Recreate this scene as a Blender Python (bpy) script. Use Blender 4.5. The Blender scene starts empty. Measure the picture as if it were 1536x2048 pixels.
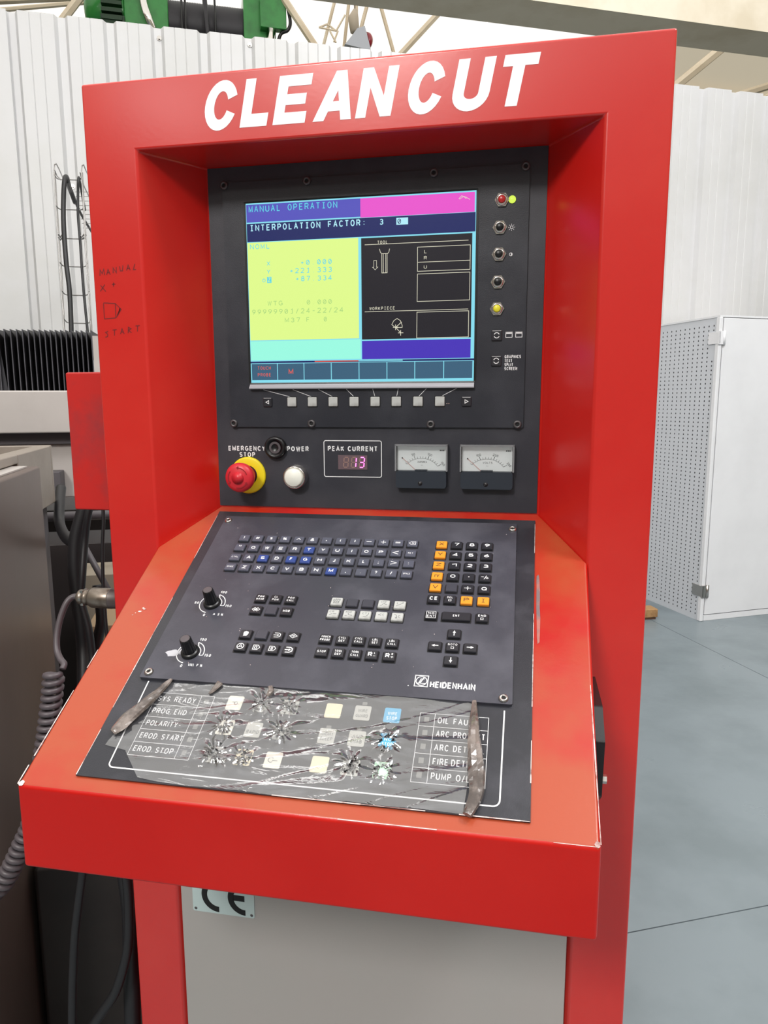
import bpy, math, random
from math import sin, cos, pi, radians, hypot, atan2, sqrt
from mathutils import Vector, Matrix, noise
random.seed(7)
SC = bpy.context.scene
COL = SC.collection

# ------------------------------------------------------------ camera
CAM = Vector((0.2229, -0.9851, 1.5037))
YAW, PIT, ROL, FPX = 0.1878, -0.1551, -0.0040, 1413.57
_fw = Vector((-sin(YAW)*cos(PIT), cos(YAW)*cos(PIT), sin(PIT)))
_r = Vector((cos(YAW), sin(YAW), 0)); _u = _r.cross(_fw)
RT = cos(ROL)*_r + sin(ROL)*_u; UP = -sin(ROL)*_r + cos(ROL)*_u; FW = _fw
cd = bpy.data.cameras.new('camera'); cam = bpy.data.objects.new('camera', cd); COL.objects.link(cam)
cd.sensor_fit = 'VERTICAL'; cd.sensor_height = 36; cd.sensor_width = 27; cd.lens = FPX/2048*36
cd.clip_start = 0.05; cd.clip_end = 100
cam.matrix_world = Matrix(((RT.x, UP.x, -FW.x, CAM.x), (RT.y, UP.y, -FW.y, CAM.y), (RT.z, UP.z, -FW.z, CAM.z), (0, 0, 0, 1)))
SC.camera = cam

# ------------------------------------------------------------ world, lights, exposure
w = bpy.data.worlds.new('world'); SC.world = w; w.use_nodes = True
w.node_tree.nodes['Background'].inputs[0].default_value = (0.8, 0.88, 1, 1)
w.node_tree.nodes['Background'].inputs[1].default_value = 0.6
SC.view_settings.view_transform = 'Standard'; SC.view_settings.look = 'None'
SC.view_settings.exposure = 0.0; SC.view_settings.gamma = 1.0; SC.view_settings.use_curve_mapping = False
SC.display_settings.display_device = 'sRGB'
ROOF_GLOW = 1.0
def area(name, loc, target, size, size_y, power, col=(1, 1, 1)):
    l = bpy.data.lights.new(name, 'AREA'); l.shape = 'RECTANGLE'; l.size = size; l.size_y = size_y; l.energy = power; l.color = col
    o = bpy.data.objects.new(name, l); COL.objects.link(o); o.location = loc
    o.rotation_euler = (Vector(target)-Vector(loc)).to_track_quat('-Z', 'Y').to_euler(); return o
area('unseen_hall_light', (-1.1, -4.6, 5.0), (0, 0, 1.2), 0.9, 0.9, 190, (1, .97, .93))
area('unseen_hall_light', (3.2, -3.4, 6.6), (0.5, 0, 1), 1.2, 1.2, 45, (1, .98, .96))
area('unseen_hall_light', (2.9, -0.6, 6.4), (2.0, 4.3, 1.2), 1.2, 1.2, 230, (.97, .98, 1))  # unseen added light, placed to brighten the white cabinet front
area('unseen_hall_light', (-2.0, 1.2, 6.6), (-1, 3.9, 2.5), 1.4, 1.4, 22, (1, .98, .96))

for _u_, _v_ in ((292, 196), (368, 216)):      # two high-bay lamps mirrored in the glossy red sheet
    _d = FW + RT*((_u_-768)/FPX) - UP*((_v_-1024)/FPX); _P = CAM+_d*(-CAM.y/_d.y); _k = (6.5-_P.z)/_d.z
    area('high_bay_lamp', (_P.x+_d.x*_k, -_d.y*_k, 6.5), _P, .5, .3, 14)
# hall axes: E1 runs along the sheet metal wall, E2 into it
PH = radians(24.1)
E1 = Vector((cos(PH), sin(PH), 0)); E2 = Vector((-sin(PH), cos(PH), 0)); EZ = Vector((0, 0, 1))
def ray(u, v): return FW + RT*((u-768)/FPX) - UP*((v-1024)/FPX)
def at(u, v, D): return CAM + ray(u, v)*D                       # a real place at distance D ahead of the viewer
def hall(p): return (p.dot(E1), p.dot(E2), p.z)
HALL = Matrix(((E1.x, E2.x, 0, 0), (E1.y, E2.y, 0, 0), (0, 0, 1, 0), (0, 0, 0, 1)))

# ------------------------------------------------------------ materials
def lin(c): return tuple(((x/255)/12.92 if x/255 <= .04045 else ((x/255+.055)/1.055)**2.4) for x in c)
def mat(name, rgb, rough=.5, metal=0, em=None, ems=1, coat=0, bump=0, bscale=200, var=None, vscale=4, vlo=.45, vhi=.65, alpha=1, spec=.5, stretch=None, rvar=0):
    m = bpy.data.materials.new(name); m.use_nodes = True; nt = m.node_tree; b = nt.nodes['Principled BSDF']; L = nt.links
    def I(k, v): b.inputs[k].default_value = v
    c = (*lin(rgb), 1); I('Base Color', c); I('Roughness', rough); I('Metallic', metal); I('Coat Weight', coat); I('Coat Roughness', .08); I('Specular IOR Level', spec)
    if em: I('Emission Color', (*lin(em), 1)); I('Emission Strength', ems)
    if alpha < 1: I('Alpha', alpha)
    tc = nt.nodes.new('ShaderNodeTexCoord'); src = tc.outputs['Object']
    if stretch:
        mp = nt.nodes.new('ShaderNodeMapping'); mp.inputs['Scale'].default_value = stretch; L.new(src, mp.inputs[0]); src = mp.outputs[0]
    if bump:
        n = nt.nodes.new('ShaderNodeTexNoise'); n.inputs['Scale'].default_value = bscale; n.inputs['Detail'].default_value = 2; L.new(src, n.inputs[0])
        bp = nt.nodes.new('ShaderNodeBump'); bp.inputs['Strength'].default_value = bump; bp.inputs['Distance'].default_value = .002
        L.new(n.outputs[0], bp.inputs['Height']); L.new(bp.outputs[0], b.inputs['Normal'])
        if coat: L.new(bp.outputs[0], b.inputs['Coat Normal'])
    if var or rvar:
        n = nt.nodes.new('ShaderNodeTexNoise'); n.inputs['Scale'].default_value = vscale; n.inputs['Detail'].default_value = 5; n.inputs['Roughness'].default_value = .6; L.new(src, n.inputs[0])
        r = nt.nodes.new('ShaderNodeMapRange'); r.inputs[1].default_value = vlo; r.inputs[2].default_value = vhi; L.new(n.outputs[0], r.inputs[0])
        if var:
            mx = nt.nodes.new('ShaderNodeMix'); mx.data_type = 'RGBA'; mx.inputs[6].default_value = c; mx.inputs[7].default_value = (*lin(var), 1)
            L.new(r.outputs[0], mx.inputs[0]); L.new(mx.outputs[2], b.inputs['Base Color'])
        if rvar:
            r2 = nt.nodes.new('ShaderNodeMapRange'); r2.inputs[1].default_value = .3; r2.inputs[2].default_value = .7; r2.inputs[3].default_value = rough-rvar; r2.inputs[4].default_value = rough+rvar
            L.new(n.outputs[0], r2.inputs[0]); L.new(r2.outputs[0], b.inputs['Roughness'])
    return m
RED = mat('red_paint', (200, 28, 22), .28, coat=1, bump=.02, bscale=160, var=(206, 44, 34), vscale=2.2)
RED.node_tree.nodes['Principled BSDF'].inputs['Coat Roughness'].default_value = .2; RED.node_tree.nodes['Principled BSDF'].inputs['Coat Weight'].default_value = .7
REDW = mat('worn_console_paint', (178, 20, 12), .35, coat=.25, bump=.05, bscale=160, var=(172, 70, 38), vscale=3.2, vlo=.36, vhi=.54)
REDF = mat('console_front_paint', (188, 18, 10), .36, coat=.1, bump=.05, bscale=160, var=(194, 26, 18), vscale=3, spec=.3)
REDB = mat('scuffed_red_paint', (196, 34, 30), .42, var=(150, 52, 56), vscale=9, vlo=.5, vhi=.75)
CHIP = mat('chipped_primer', (232, 214, 210), .6, var=(150, 110, 105), vscale=60)
GREYCHIP = mat('rubbed_bare_metal', (120, 104, 106), .5, var=(180, 110, 100), vscale=30)
BLK = mat('black_panel_paint', (46, 46, 54), .42, bump=.1, bscale=900, var=(56, 56, 63), vscale=7, rvar=.08)
BLK2 = mat('black_faceplate', (40, 41, 49), .36, bump=.08, bscale=900, var=(50, 51, 59), vscale=6, rvar=.08)
KBP = mat('keyboard_plate', (60, 60, 70), .42, bump=.08, bscale=700, var=(78, 78, 88), vscale=9, rvar=.1)
KBB = mat('console_backplate', (40, 41, 48), .36, bump=.1, bscale=700, var=(62, 62, 70), vscale=14, vlo=.5, vhi=.8, rvar=.1)
KEY = mat('black_key', (38, 38, 44), .35); KEYL = mat('slate_key', (62, 62, 72), .38); KEYA = mat('letter_key', (82, 84, 98), .4); KEYB = mat('blue_key', (52, 72, 136), .4)
KEYO = mat('orange_key', (240, 150, 40), .45); KEYG = mat('light_grey_key', (186, 188, 186), .5, var=(160, 160, 158), vscale=60); KEYC = mat('black_key_recess', (16, 16, 19), .5)
WHT = mat('white_print', (236, 236, 238), .5); DKP = mat('dark_print', (52, 42, 30), .6); GYP = mat('grey_print', (96, 98, 98), .6)
LETT = mat('white_vinyl', (246, 247, 252), .35)
PEN = mat('marker_ink', (110, 10, 14), .6)
BLACK = mat('black_plastic', (18, 18, 21), .35); BLACKM = mat('matt_black', (14, 14, 16), .7)
RUB = mat('black_rubber', (30, 30, 33), .45); RUBG = mat('grey_black_cable', (84, 77, 81), .42)
STEEL = mat('steel', (190, 186, 182), .28, 1); CHROME = mat('chrome', (225, 222, 218), .12, 1)
ALU = mat('aluminium_ledge', (176, 176, 184), .35, .6)
SCR = mat('grey_screw', (92, 90, 92), .4, .6)
ESR = mat('stop_button_red', (205, 40, 52), .38); ESD = mat('stop_arrow', (150, 20, 32), .5); YEL = mat('yellow_plastic', (236, 214, 24), .45)
LAMPW = mat('translucent_white_lens', (240, 240, 230), .3, coat=.5)
PWR = mat('lower_panel_paint', (170, 165, 162), .42, var=(168, 165, 162), vscale=3, bump=.03)
CEP = mat('aluminium_plate', (186, 204, 204), .4)
def glassy(name, tint, fac, rough=.05):
    m = bpy.data.materials.new(name); m.use_nodes = True; nt = m.node_tree; nt.nodes.clear(); L = nt.links
    o = nt.nodes.new('ShaderNodeOutputMaterial'); t = nt.nodes.new('ShaderNodeBsdfTransparent'); g = nt.nodes.new('ShaderNodeBsdfGlossy'); mx = nt.nodes.new('ShaderNodeMixShader')
    t.inputs[0].default_value = (*tint, 1); g.inputs['Roughness'].default_value = rough; mx.inputs[0].default_value = fac
    L.new(t.outputs[0], mx.inputs[1]); L.new(g.outputs[0], mx.inputs[2]); L.new(mx.outputs[0], o.inputs[0]); return m
CLEAR = glassy('clear_acrylic', (.97, .98, .98), .10)
def film_mat(name='clear_plastic_film', milk=.04, gl=.22, dark=(.96, .96, .965)):
    m = bpy.data.materials.new(name); m.use_nodes = True; nt = m.node_tree; nt.nodes.clear(); L = nt.links; N = nt.nodes.new
    o = N('ShaderNodeOutputMaterial'); t = N('ShaderNodeBsdfTransparent'); g = N('ShaderNodeBsdfGlossy'); d = N('ShaderNodeBsdfDiffuse')
    t.inputs[0].default_value = (*dark, 1); g.inputs['Roughness'].default_value = .09; d.inputs[0].default_value = (.66, .69, .76, 1)
    tc = N('ShaderNodeTexCoord'); mp = N('ShaderNodeMapping'); mp.inputs['Scale'].default_value = (10, 42, 10); L.new(tc.outputs['Object'], mp.inputs[0])
    n = N('ShaderNodeTexNoise'); n.inputs['Scale'].default_value = 1.5; n.inputs['Detail'].default_value = 4; n.inputs['Distortion'].default_value = 1.4; L.new(mp.outputs[0], n.inputs[0])
    bp = N('ShaderNodeBump'); bp.inputs['Strength'].default_value = .16; bp.inputs['Distance'].default_value = .006; L.new(n.outputs[0], bp.inputs['Height'])
    L.new(bp.outputs[0], g.inputs['Normal'])
    m1 = N('ShaderNodeMixShader'); m2 = N('ShaderNodeMixShader'); m1.inputs[0].default_value = gl
    mr = N('ShaderNodeMapRange'); mr.inputs[1].default_value = .45; mr.inputs[2].default_value = .75; mr.inputs[3].default_value = milk*.4; mr.inputs[4].default_value = milk*2.6; L.new(n.outputs[0], mr.inputs[0])
    L.new(t.outputs[0], m1.inputs[1]); L.new(g.outputs[0], m1.inputs[2]); L.new(mr.outputs[0], m2.inputs[0]); L.new(m1.outputs[0], m2.inputs[1]); L.new(d.outputs[0], m2.inputs[2]); L.new(m2.outputs[0], o.inputs[0])
    return m
FILM = film_mat()
FOLD = mat('folded_plastic_film', (150, 138, 132), .16, coat=1, bump=.25, bscale=90, var=(84, 74, 70), vscale=38, vlo=.42, vhi=.62, alpha=.78)
CRUMD = mat('dark_plastic_crease', (34, 31, 33), .2, coat=.6)
CRUM = mat('torn_plastic_crease', (150, 146, 146), .12, coat=.8, var=(40, 38, 40), vscale=120, vlo=.42, vhi=.55, alpha=.8)

# ------------------------------------------------------------ mesh builder
def _a(cx, cy, rx, ry, a0, a1, n=8): return [(cx+rx*cos(radians(a0+(a1-a0)*i/n)), cy+ry*sin(radians(a0+(a1-a0)*i/n))) for i in range(n+1)]
# stroke letters: width, list of centre lines in a box one unit high
FONT = {
 'A': (.70, [[(0,0),(.35,1),(.70,0)], [(.13,.36),(.57,.36)]]), 'B': (.60, [[(0,.52),(.34,.52)]+_a(.34,.26,.26,.26,90,-90)+[(0,0),(0,1),(.32,1)]+_a(.32,.76,.24,.24,90,-90)]),
 'C': (.68, [_a(.36,.5,.36,.5,42,318,14)]), 'D': (.64, [[(0,0),(0,1),(.26,1)]+_a(.26,.5,.38,.5,90,-90,10)+[(0,0)]]), 'E': (.54, [[(.54,0),(0,0),(0,1),(.54,1)], [(0,.52),(.48,.52)]]),
 'F': (.52, [[(0,0),(0,1),(.52,1)], [(0,.5),(.44,.5)]]), 'G': (.70, [_a(.36,.5,.36,.5,42,300,14)+[(.68,.12),(.68,.46),(.40,.46)]]), 'H': (.62, [[(0,0),(0,1)],[(.62,0),(.62,1)],[(0,.52),(.62,.52)]]),
 'I': (.0, [[(0,0),(0,1)]]), 'J': (.46, [[(.46,1),(.46,.24)]+_a(.23,.24,.23,.24,0,-180)]), 'K': (.62, [[(0,0),(0,1)],[(.58,1),(0,.38)],[(.2,.58),(.62,0)]]), 'L': (.48, [[(0,1),(0,0),(.48,0)]]),
 'M': (.76, [[(0,0),(0,1),(.38,.12),(.76,1),(.76,0)]]), 'N': (.62, [[(0,0),(0,1),(.62,0),(.62,1)]]), 'O': (.74, [_a(.37,.5,.37,.5,90,450,20)]), 'P': (.58, [[(0,0),(0,1),(.32,1)]+_a(.32,.73,.26,.27,90,-90)+[(0,.46)]]),
 'Q': (.74, [_a(.37,.5,.37,.5,90,450,20), [(.46,.24),(.76,-.04)]]), 'R': (.60, [[(0,0),(0,1),(.34,1)]+_a(.34,.74,.25,.26,90,-90)+[(0,.48)], [(.34,.48),(.60,0)]]),
 'S': (.58, [_a(.29,.74,.27,.26,25,270,10)+_a(.29,.25,.29,.25,90,-155,10)[1:]]), 'T': (.60, [[(0,1),(.60,1)],[(.30,1),(.30,0)]]), 'U': (.62, [[(0,1),(0,.3)]+_a(.31,.3,.31,.3,180,360,10)+[(.62,1)]]),
 'V': (.66, [[(0,1),(.33,0),(.66,1)]]), 'W': (.96, [[(0,1),(.24,0),(.48,.95),(.72,0),(.96,1)]]), 'X': (.64, [[(0,0),(.64,1)],[(0,1),(.64,0)]]), 'Y': (.64, [[(0,1),(.32,.45),(.64,1)],[(.32,.45),(.32,0)]]), 'Z': (.58, [[(0,1),(.58,1),(0,0),(.58,0)]]),
 '0': (.54, [_a(.27,.5,.27,.5,90,450,18)]), '1': (.22, [[(0,.78),(.22,1),(.22,0)]]), '2': (.54, [_a(.27,.73,.26,.27,160,-30,10)+[(0,0),(.54,0)]]), '3': (.54, [_a(.27,.75,.24,.25,150,-90,10)+_a(.27,.26,.27,.26,90,-155,10)[1:]]),
 '4': (.58, [[(.42,0),(.42,1),(0,.28),(.58,.28)]]), '5': (.54, [[(.50,1),(.08,1),(.03,.5)]+_a(.27,.30,.27,.30,120,-155,12)]), '6': (.54, [[(.44,1),(.08,.55)]+_a(.27,.29,.27,.29,155,515,16)]),
 '7': (.54, [[(0,1),(.54,1),(.2,0)]]), '8': (.54, [_a(.27,.76,.22,.24,90,450,14), _a(.27,.27,.27,.27,90,450,14)]), '9': (.54, [[(.12,0),(.47,.45)]+_a(.27,.71,.27,.29,-25,335,16)]),
 '-': (.36, [[(0,.46),(.36,.46)]]), '+': (.5, [[(0,.46),(.5,.46)],[(.25,.2),(.25,.72)]]), '/': (.4, [[(0,-.05),(.4,1.05)]]), '.': (.04, [[(0,0),(0,.08)]]), ',': (.08, [[(.06,.1),(0,-.16)]]), ':': (.04, [[(0,.12),(0,.22)],[(0,.62),(0,.72)]]), ';': (.08, [[(.06,.16),(0,-.12)],[(.05,.62),(.05,.72)]]),
 '!': (.04, [[(0,.3),(0,1)],[(0,0),(0,.1)]]), '?': (.5, [_a(.25,.75,.24,.25,170,-60,10)+[(.25,.28)], [(.25,0),(.25,.1)]]), '(': (.2, [_a(.4,.5,.4,.62,130,230,8)]), ')': (.2, [_a(-.2,.5,.4,.62,50,-50,8)]),
 '#': (.62, [[(.1,.05),(.25,.95)],[(.4,.05),(.55,.95)],[(0,.33),(.6,.33)],[(.05,.66),(.65,.66)]]), '$': (.58, [_a(.29,.72,.26,.2,25,270,10)+_a(.29,.28,.28,.22,90,-155,10)[1:], [(.29,-.06),(.29,1.06)]]),
 '%': (.8, [_a(.16,.76,.15,.2,0,360,10), _a(.64,.24,.15,.2,0,360,10), [(.12,0),(.68,1)]]), '&': (.66, [[(.66,0),(.14,.66)]+_a(.30,.80,.17,.2,200,-20,8)+[(.1,.4)]+_a(.26,.24,.26,.24,150,320,8)+[(.6,.42)]]), '*': (.3, [[(0,.62),(.3,.88)],[(0,.88),(.3,.62)],[(.15,.56),(.15,.94)]]),
 'n': (.42, [[(0,0),(0,.62)],[(0,.4)]+_a(.21,.4,.21,.22,150,0,6)+[(.42,0)]]), 'a': (.4, [_a(.2,.28,.2,.28,0,360,10),[(.4,0),(.4,.58)]]), 'c': (.36, [_a(.2,.28,.2,.28,50,310,8)])}
class G:
    def __init__(s): s.v = []; s.f = []; s.m = []; s.sm = []
    def add(s, vs, fs, mi=0, smooth=False):
        n = len(s.v); s.v += [tuple(p) for p in vs]
        for f in fs: s.f.append(tuple(n+i for i in f)); s.m.append(mi); s.sm.append(smooth)
    def box(s, x0, x1, y0, y1, z0, z1, mi=0):
        s.add([(x0,y0,z0),(x1,y0,z0),(x1,y1,z0),(x0,y1,z0),(x0,y0,z1),(x1,y0,z1),(x1,y1,z1),(x0,y1,z1)],
              [(0,3,2,1),(4,5,6,7),(0,1,5,4),(1,2,6,5),(2,3,7,6),(3,0,4,7)], mi)
    def poly(s, pts, z, mi=0): s.add([(x, y, z) for x, y in pts], [tuple(range(len(pts)))], mi)
    def prism(s, pts, z0, z1, mi=0, inset=0, mtop=None, cap0=True):
        n = len(pts); cx = sum(p[0] for p in pts)/n; cy = sum(p[1] for p in pts)/n
        vs = [(x, y, z0) for x, y in pts]
        top = [(x-inset*(1 if x > cx else -1)*min(1, abs(x-cx)*1e4), y-inset*(1 if y > cy else -1)*min(1, abs(y-cy)*1e4), z1) for x, y in pts]
        s.add(vs+top, [(i, (i+1) % n, n+(i+1) % n, n+i) for i in range(n)], mi)
        if cap0: s.add(vs, [tuple(range(n))[::-1]], mi)
        s.add(top, [tuple(range(n))], mi if mtop is None else mtop)
    def lathe(s, prof, n=24, c=(0, 0), mi=0, axis='z', smooth=True):
        vs = []; k = len(prof)
        for i in range(n):
            a = 2*pi*i/n
            for r, z in prof: vs.append((c[0]+r*cos(a), c[1]+r*sin(a), z))
        s.add(vs, [(i*k+j, ((i+1) % n)*k+j, ((i+1) % n)*k+j+1, i*k+j+1) for i in range(n) for j in range(k-1)], mi, smooth)
    def tube(s, path, r, n=10, mi=0, smooth=True, cap=True):
        P = [Vector(p) for p in path]; m = len(P); rr = r if isinstance(r, (list, tuple)) else [r]*m
        T = [(P[min(i+1, m-1)]-P[max(i-1, 0)]).normalized() for i in range(m)]
        nr = T[0].orthogonal().normalized(); vs = []
        for i in range(m):
            nr = (nr-T[i]*nr.dot(T[i])); nr = nr.normalized() if nr.length > 1e-6 else T[i].orthogonal().normalized()
            bn = T[i].cross(nr)
            for j in range(n): a = 2*pi*j/n; vs.append(P[i]+nr*(rr[i]*cos(a))+bn*(rr[i]*sin(a)))
        fs = [(i*n+j, i*n+(j+1) % n, (i+1)*n+(j+1) % n, (i+1)*n+j) for i in range(m-1) for j in range(n)]
        if cap: fs += [tuple(range(n))[::-1], tuple(range((m-1)*n, m*n))]
        s.add(vs, fs, mi, smooth)
    def stroke(s, pts, wd, z, mi=0, closed=False):
        P = [Vector((p[0], p[1])) for p in pts]
        if closed: P = P+[P[0]]
        m = len(P); Lf = []; Rg = []
        for i in range(m):
            if closed and i in (0, m-1): a = (P[0]-P[m-2]).normalized(); b = (P[1]-P[0]).normalized()
            else:
                a = (P[i]-P[i-1]).normalized() if i > 0 else (P[1]-P[0]).normalized(); b = (P[i+1]-P[i]).normalized() if i < m-1 else a
            t = (a+b); t = t.normalized() if t.length > 1e-6 else a
            k = wd/2/max(.4, abs(t.dot(a))); nn = Vector((-t.y, t.x))*k
            Lf.append(P[i]+nn); Rg.append(P[i]-nn)
        s.add([(p.x, p.y, z) for p in Lf+Rg], [(m+i, m+i+1, i+1, i) for i in range(m-1)], mi)
    def ring(s, c, r0, r1, z, mi=0, n=32, a0=0, a1=2*pi, ey=1):
        vs = []
        for i in range(n+1):
            a = a0+(a1-a0)*i/n
            vs += [(c[0]+r0*cos(a), c[1]+r0*sin(a)*ey, z), (c[0]+r1*cos(a), c[1]+r1*sin(a)*ey, z)]
        s.add(vs, [(2*i, 2*i+1, 2*i+3, 2*i+2) for i in range(n)], mi)
    def disc(s, c, r, z, mi=0, n=20): s.poly([(c[0]+r*cos(2*pi*i/n), c[1]+r*sin(2*pi*i/n)) for i in range(n)], z, mi)
    def glyph(s, ch, x, y, h, kx, sw, z, mi, sh=0, rot=0, px=0, py=0):
        q = sw/2
        for L in FONT[ch][1]:
            pts = []
            for gx, gy in L:
                X = x+q+gx*kx; Y = y+q+gy*(h-sw); X += (Y-y)*sh; dx, dy = X-px, Y-py
                pts.append((px+dx*cos(rot)-dy*sin(rot), py+dx*sin(rot)+dy*cos(rot)))
            cl = len(pts) > 6 and hypot(pts[0][0]-pts[-1][0], pts[0][1]-pts[-1][1]) < 1e-6
            s.stroke(pts[:-1] if cl else pts, sw, z, mi, closed=cl)
    def text(s, t, x, y, h, z, mi=0, wd=None, al='c', bold=0, sh=0, rot=0, vc=False, gp=0):
        """text with capital height h; x,y = baseline anchor; wd fits the width"""
        sw = h*(.125+bold*2.6); gap = .24+bold*2+gp
        units = 0; n = 0
        for i, ch in enumerate(t):
            if ch == ' ': units += .34; continue
            units += FONT[ch][0]+(gap if i < len(t)-1 else 0); n += 1
        base = h-sw
        kx = base if wd is None else max(.1*base, (wd-n*sw)/max(units, .1))
        W = units*kx+n*sw; X = x+{'c': -W/2, 'l': 0, 'r': -W}[al]; Y = y-(h/2 if vc else 0)
        for i, ch in enumerate(t):
            if ch == ' ': X += .34*kx; continue
            s.glyph(ch, X, Y, h, kx, sw, z, mi, sh, rot, x, y); X += (FONT[ch][0]+gap)*kx+sw
    def mono(s, t, x0, x1, y, h, z, mi=0, bold=0, wf=.72, slash=True):
        n = len(t); p = (x1-x0)/(n-1+wf) if n > 1 else (x1-x0)/wf*1.0
        sw = h*(.13+bold*3)
        for i, ch in enumerate(t):
            if ch == ' ': continue
            cx = x0+p*(i+wf/2); fw = FONT[ch][0]
            k = (p*wf-sw)/.62; k = k if fw <= .62 else k*.62/fw
            s.glyph(ch, cx-(fw*k+sw)/2, y, h, k, sw, z, mi)
            if ch in 'I1': s.stroke([(cx-p*.2, y+sw/2), (cx+p*.2, y+sw/2)], sw, z, mi)
            if ch == 'I': s.stroke([(cx-p*.2, y+h-sw/2), (cx+p*.2, y+h-sw/2)], sw, z, mi)
            if ch == '0' and slash: s.stroke([(cx-p*.18, y+h*.22), (cx+p*.18, y+h*.78)], sw, z, mi)
    def build(s, name, mats, parent=None, M=None, loc=None, bevel=0, bseg=2, merge=False, autosmooth=None):
        me = bpy.data.meshes.new(name); me.from_pydata(s.v, [], s.f)
        if not isinstance(mats, (list, tuple)): mats = [mats]
        for m in mats: me.materials.append(m)
        me.polygons.foreach_set('material_index', s.m); me.polygons.foreach_set('use_smooth', s.sm)
        if merge:
            import bmesh
            b = bmesh.new(); b.from_mesh(me); bmesh.ops.remove_doubles(b, verts=b.verts, dist=1e-5); bmesh.ops.recalc_face_normals(b, faces=b.faces); b.to_mesh(me); b.free()
        me.update()
        return link(name, me, parent, M, loc, bevel, bseg)
def link(name, me, parent=None, M=None, loc=None, bevel=0, bseg=2):
    o = bpy.data.objects.new(name, me); COL.objects.link(o)
    if parent: o.parent = parent
    if M is not None: o.matrix_local = M
    if loc is not None: o.location = loc
    if bevel:
        b = o.modifiers.new('bevel', 'BEVEL'); b.width = bevel; b.segments = bseg; b.limit_method = 'ANGLE'; b.angle_limit = radians(28)
        for p in me.polygons: p.use_smooth = True
        wn = o.modifiers.new('wn', 'WEIGHTED_NORMAL'); wn.keep_sharp = True; wn.weight = 100
    return o
def tag(o, label=None, cat=None, group=None, kind=None):
    if label: o['label'] = label
    if cat: o['category'] = cat
    if group: o['group'] = group
    if kind: o['kind'] = kind
    return o
def empty(name, loc, label, cat, group=None, rotz=0):
    o = bpy.data.objects.new(name, None); COL.objects.link(o); o.location = loc; o.rotation_euler = (0, 0, rotz); o.empty_display_size = .1
    return tag(o, label, cat, group)
def rrect(x0, x1, y0, y1, r, n=3):
    out = []
    for cx, cy, a in ((x1-r, y1-r, 0), (x0+r, y1-r, pi/2), (x0+r, y0+r, pi), (x1-r, y0+r, 1.5*pi)):
        out += [(cx+r*cos(a+pi/2*i/n), cy+r*sin(a+pi/2*i/n)) for i in range(n+1)]
    return out
def frame_lines(g, x0, x1, y0, y1, wd, z, mi, r=0, n=5):
    pts = rrect(x0, x1, y0, y1, r, n) if r else [(x0, y0), (x1, y0), (x1, y1), (x0, y1)]
    g.stroke(pts, wd, z, mi, closed=True)
def smooth_path(pts, n=8):
    P = [Vector(p) for p in pts]; out = []
    for i in range(len(P)-1):
        a = P[max(i-1, 0)]; b = P[i]; c = P[i+1]; d = P[min(i+2, len(P)-1)]
        for k in range(n):
            t = k/n; out.append(.5*((2*b)+(c-a)*t+(2*a-5*b+4*c-d)*t*t+(3*b-a-3*c+d)*t**3))
    return out+[P[-1]]

# ============================================================ THE SETTING
FLOOR = mat('painted_concrete', (124, 135, 141), .34, var=(113, 124, 129), vscale=1.6, bump=.05, bscale=60, rvar=.1)
FGAP = mat('floor_joint', (84, 94, 98), .8)
WPAINT = mat('white_sheet_metal', (214, 214, 215), .4, var=(208, 208, 207), vscale=1.5)
g = G(); g.box(-14, 16, -12, 20, -.12, -.006)
tag(g.build('floor', FGAP, M=HALL), kind='structure', label='grey concrete floor base under the slabs'); fl = bpy.data.objects['floor']
# slab joints: one runs along E1 through (0.78,1.02), one along E2 through (1.43,3.4)
jb = hall(Vector((.78, 1.0186, 0)))[1]; ja = hall(Vector((1.4265, 3.4, 0)))[0]
cuts_a = [-14, ja-9, ja-6, ja-3, ja, ja+3.2, ja+6.4, 16]; cuts_b = [-12, jb-6, jb-3, jb, jb+4.5, jb+9, 20]
for i in range(len(cuts_a)-1):
    for j in range(len(cuts_b)-1):
        g = G(); e = .002; g.box(cuts_a[i]+e, cuts_a[i+1]-e, cuts_b[j]+e, cuts_b[j+1]-e, -.006, 0); g.build('slab', FLOOR, fl)
# corrugated partition
WB = 4.21; WT = 3.91
g = G(); g.box(-3.2, 9.0, WB+.05, WB+.11, 0, .12); g.box(-3.2, 9.0, WB+.05, WB+.09, 1.9, 1.98); g.box(-3.2, 9.0, WB+.05, WB+.09, 3.70, 3.78)
wall = tag(g.build('wall_back', WPAINT, M=HALL), kind='structure')
PER = .2905
def rib_profile(a0, n):
    pts = []
    for k in range(n):
        a = a0+k*PER
        # from the right edge of one flat: down into the valley, up to the next flat with two fine grooves
        pts += [(a, 0), (a+.018, .035), (a+.062, .035), (a+.082, 0)]
        for gx in (.148, .215): pts += [(a+gx-.004, 0), (a+gx, .004), (a+gx+.004, 0)]
    pts.append((a0+n*PER, 0)); return pts
def sheet(a0, n, top=WT):
    pts = rib_profile(a0, n); g = G(); th = .0025
    if n == 0: pts = [(a0, 0), (a0+1.8, 0)]
    m = len(pts); vs = []
    for z in (0.02, top):
        for a, b in pts: vs.append((a, WB+b, z))
        for a, b in pts: vs.append((a, WB+b+th, z))
    fs = []
    for i in range(m-1):
        fs += [(i, i+1, 2*m+i+1, 2*m+i), (m+i+1, m+i, 3*m+i, 3*m+i+1), (2*m+i, 2*m+i+1, 3*m+i+1, 3*m+i)]
    g.add(vs, fs); return g.build('wall_sheet', WPAINT, wall)
A0 = -1.0825
sheet(-1.355-1.8, 0)
for k in range(-1, 9): sheet(A0+k*4*PER-(0 if k >= 0 else -3*PER), 4 if k >= 0 else 1)
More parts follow.
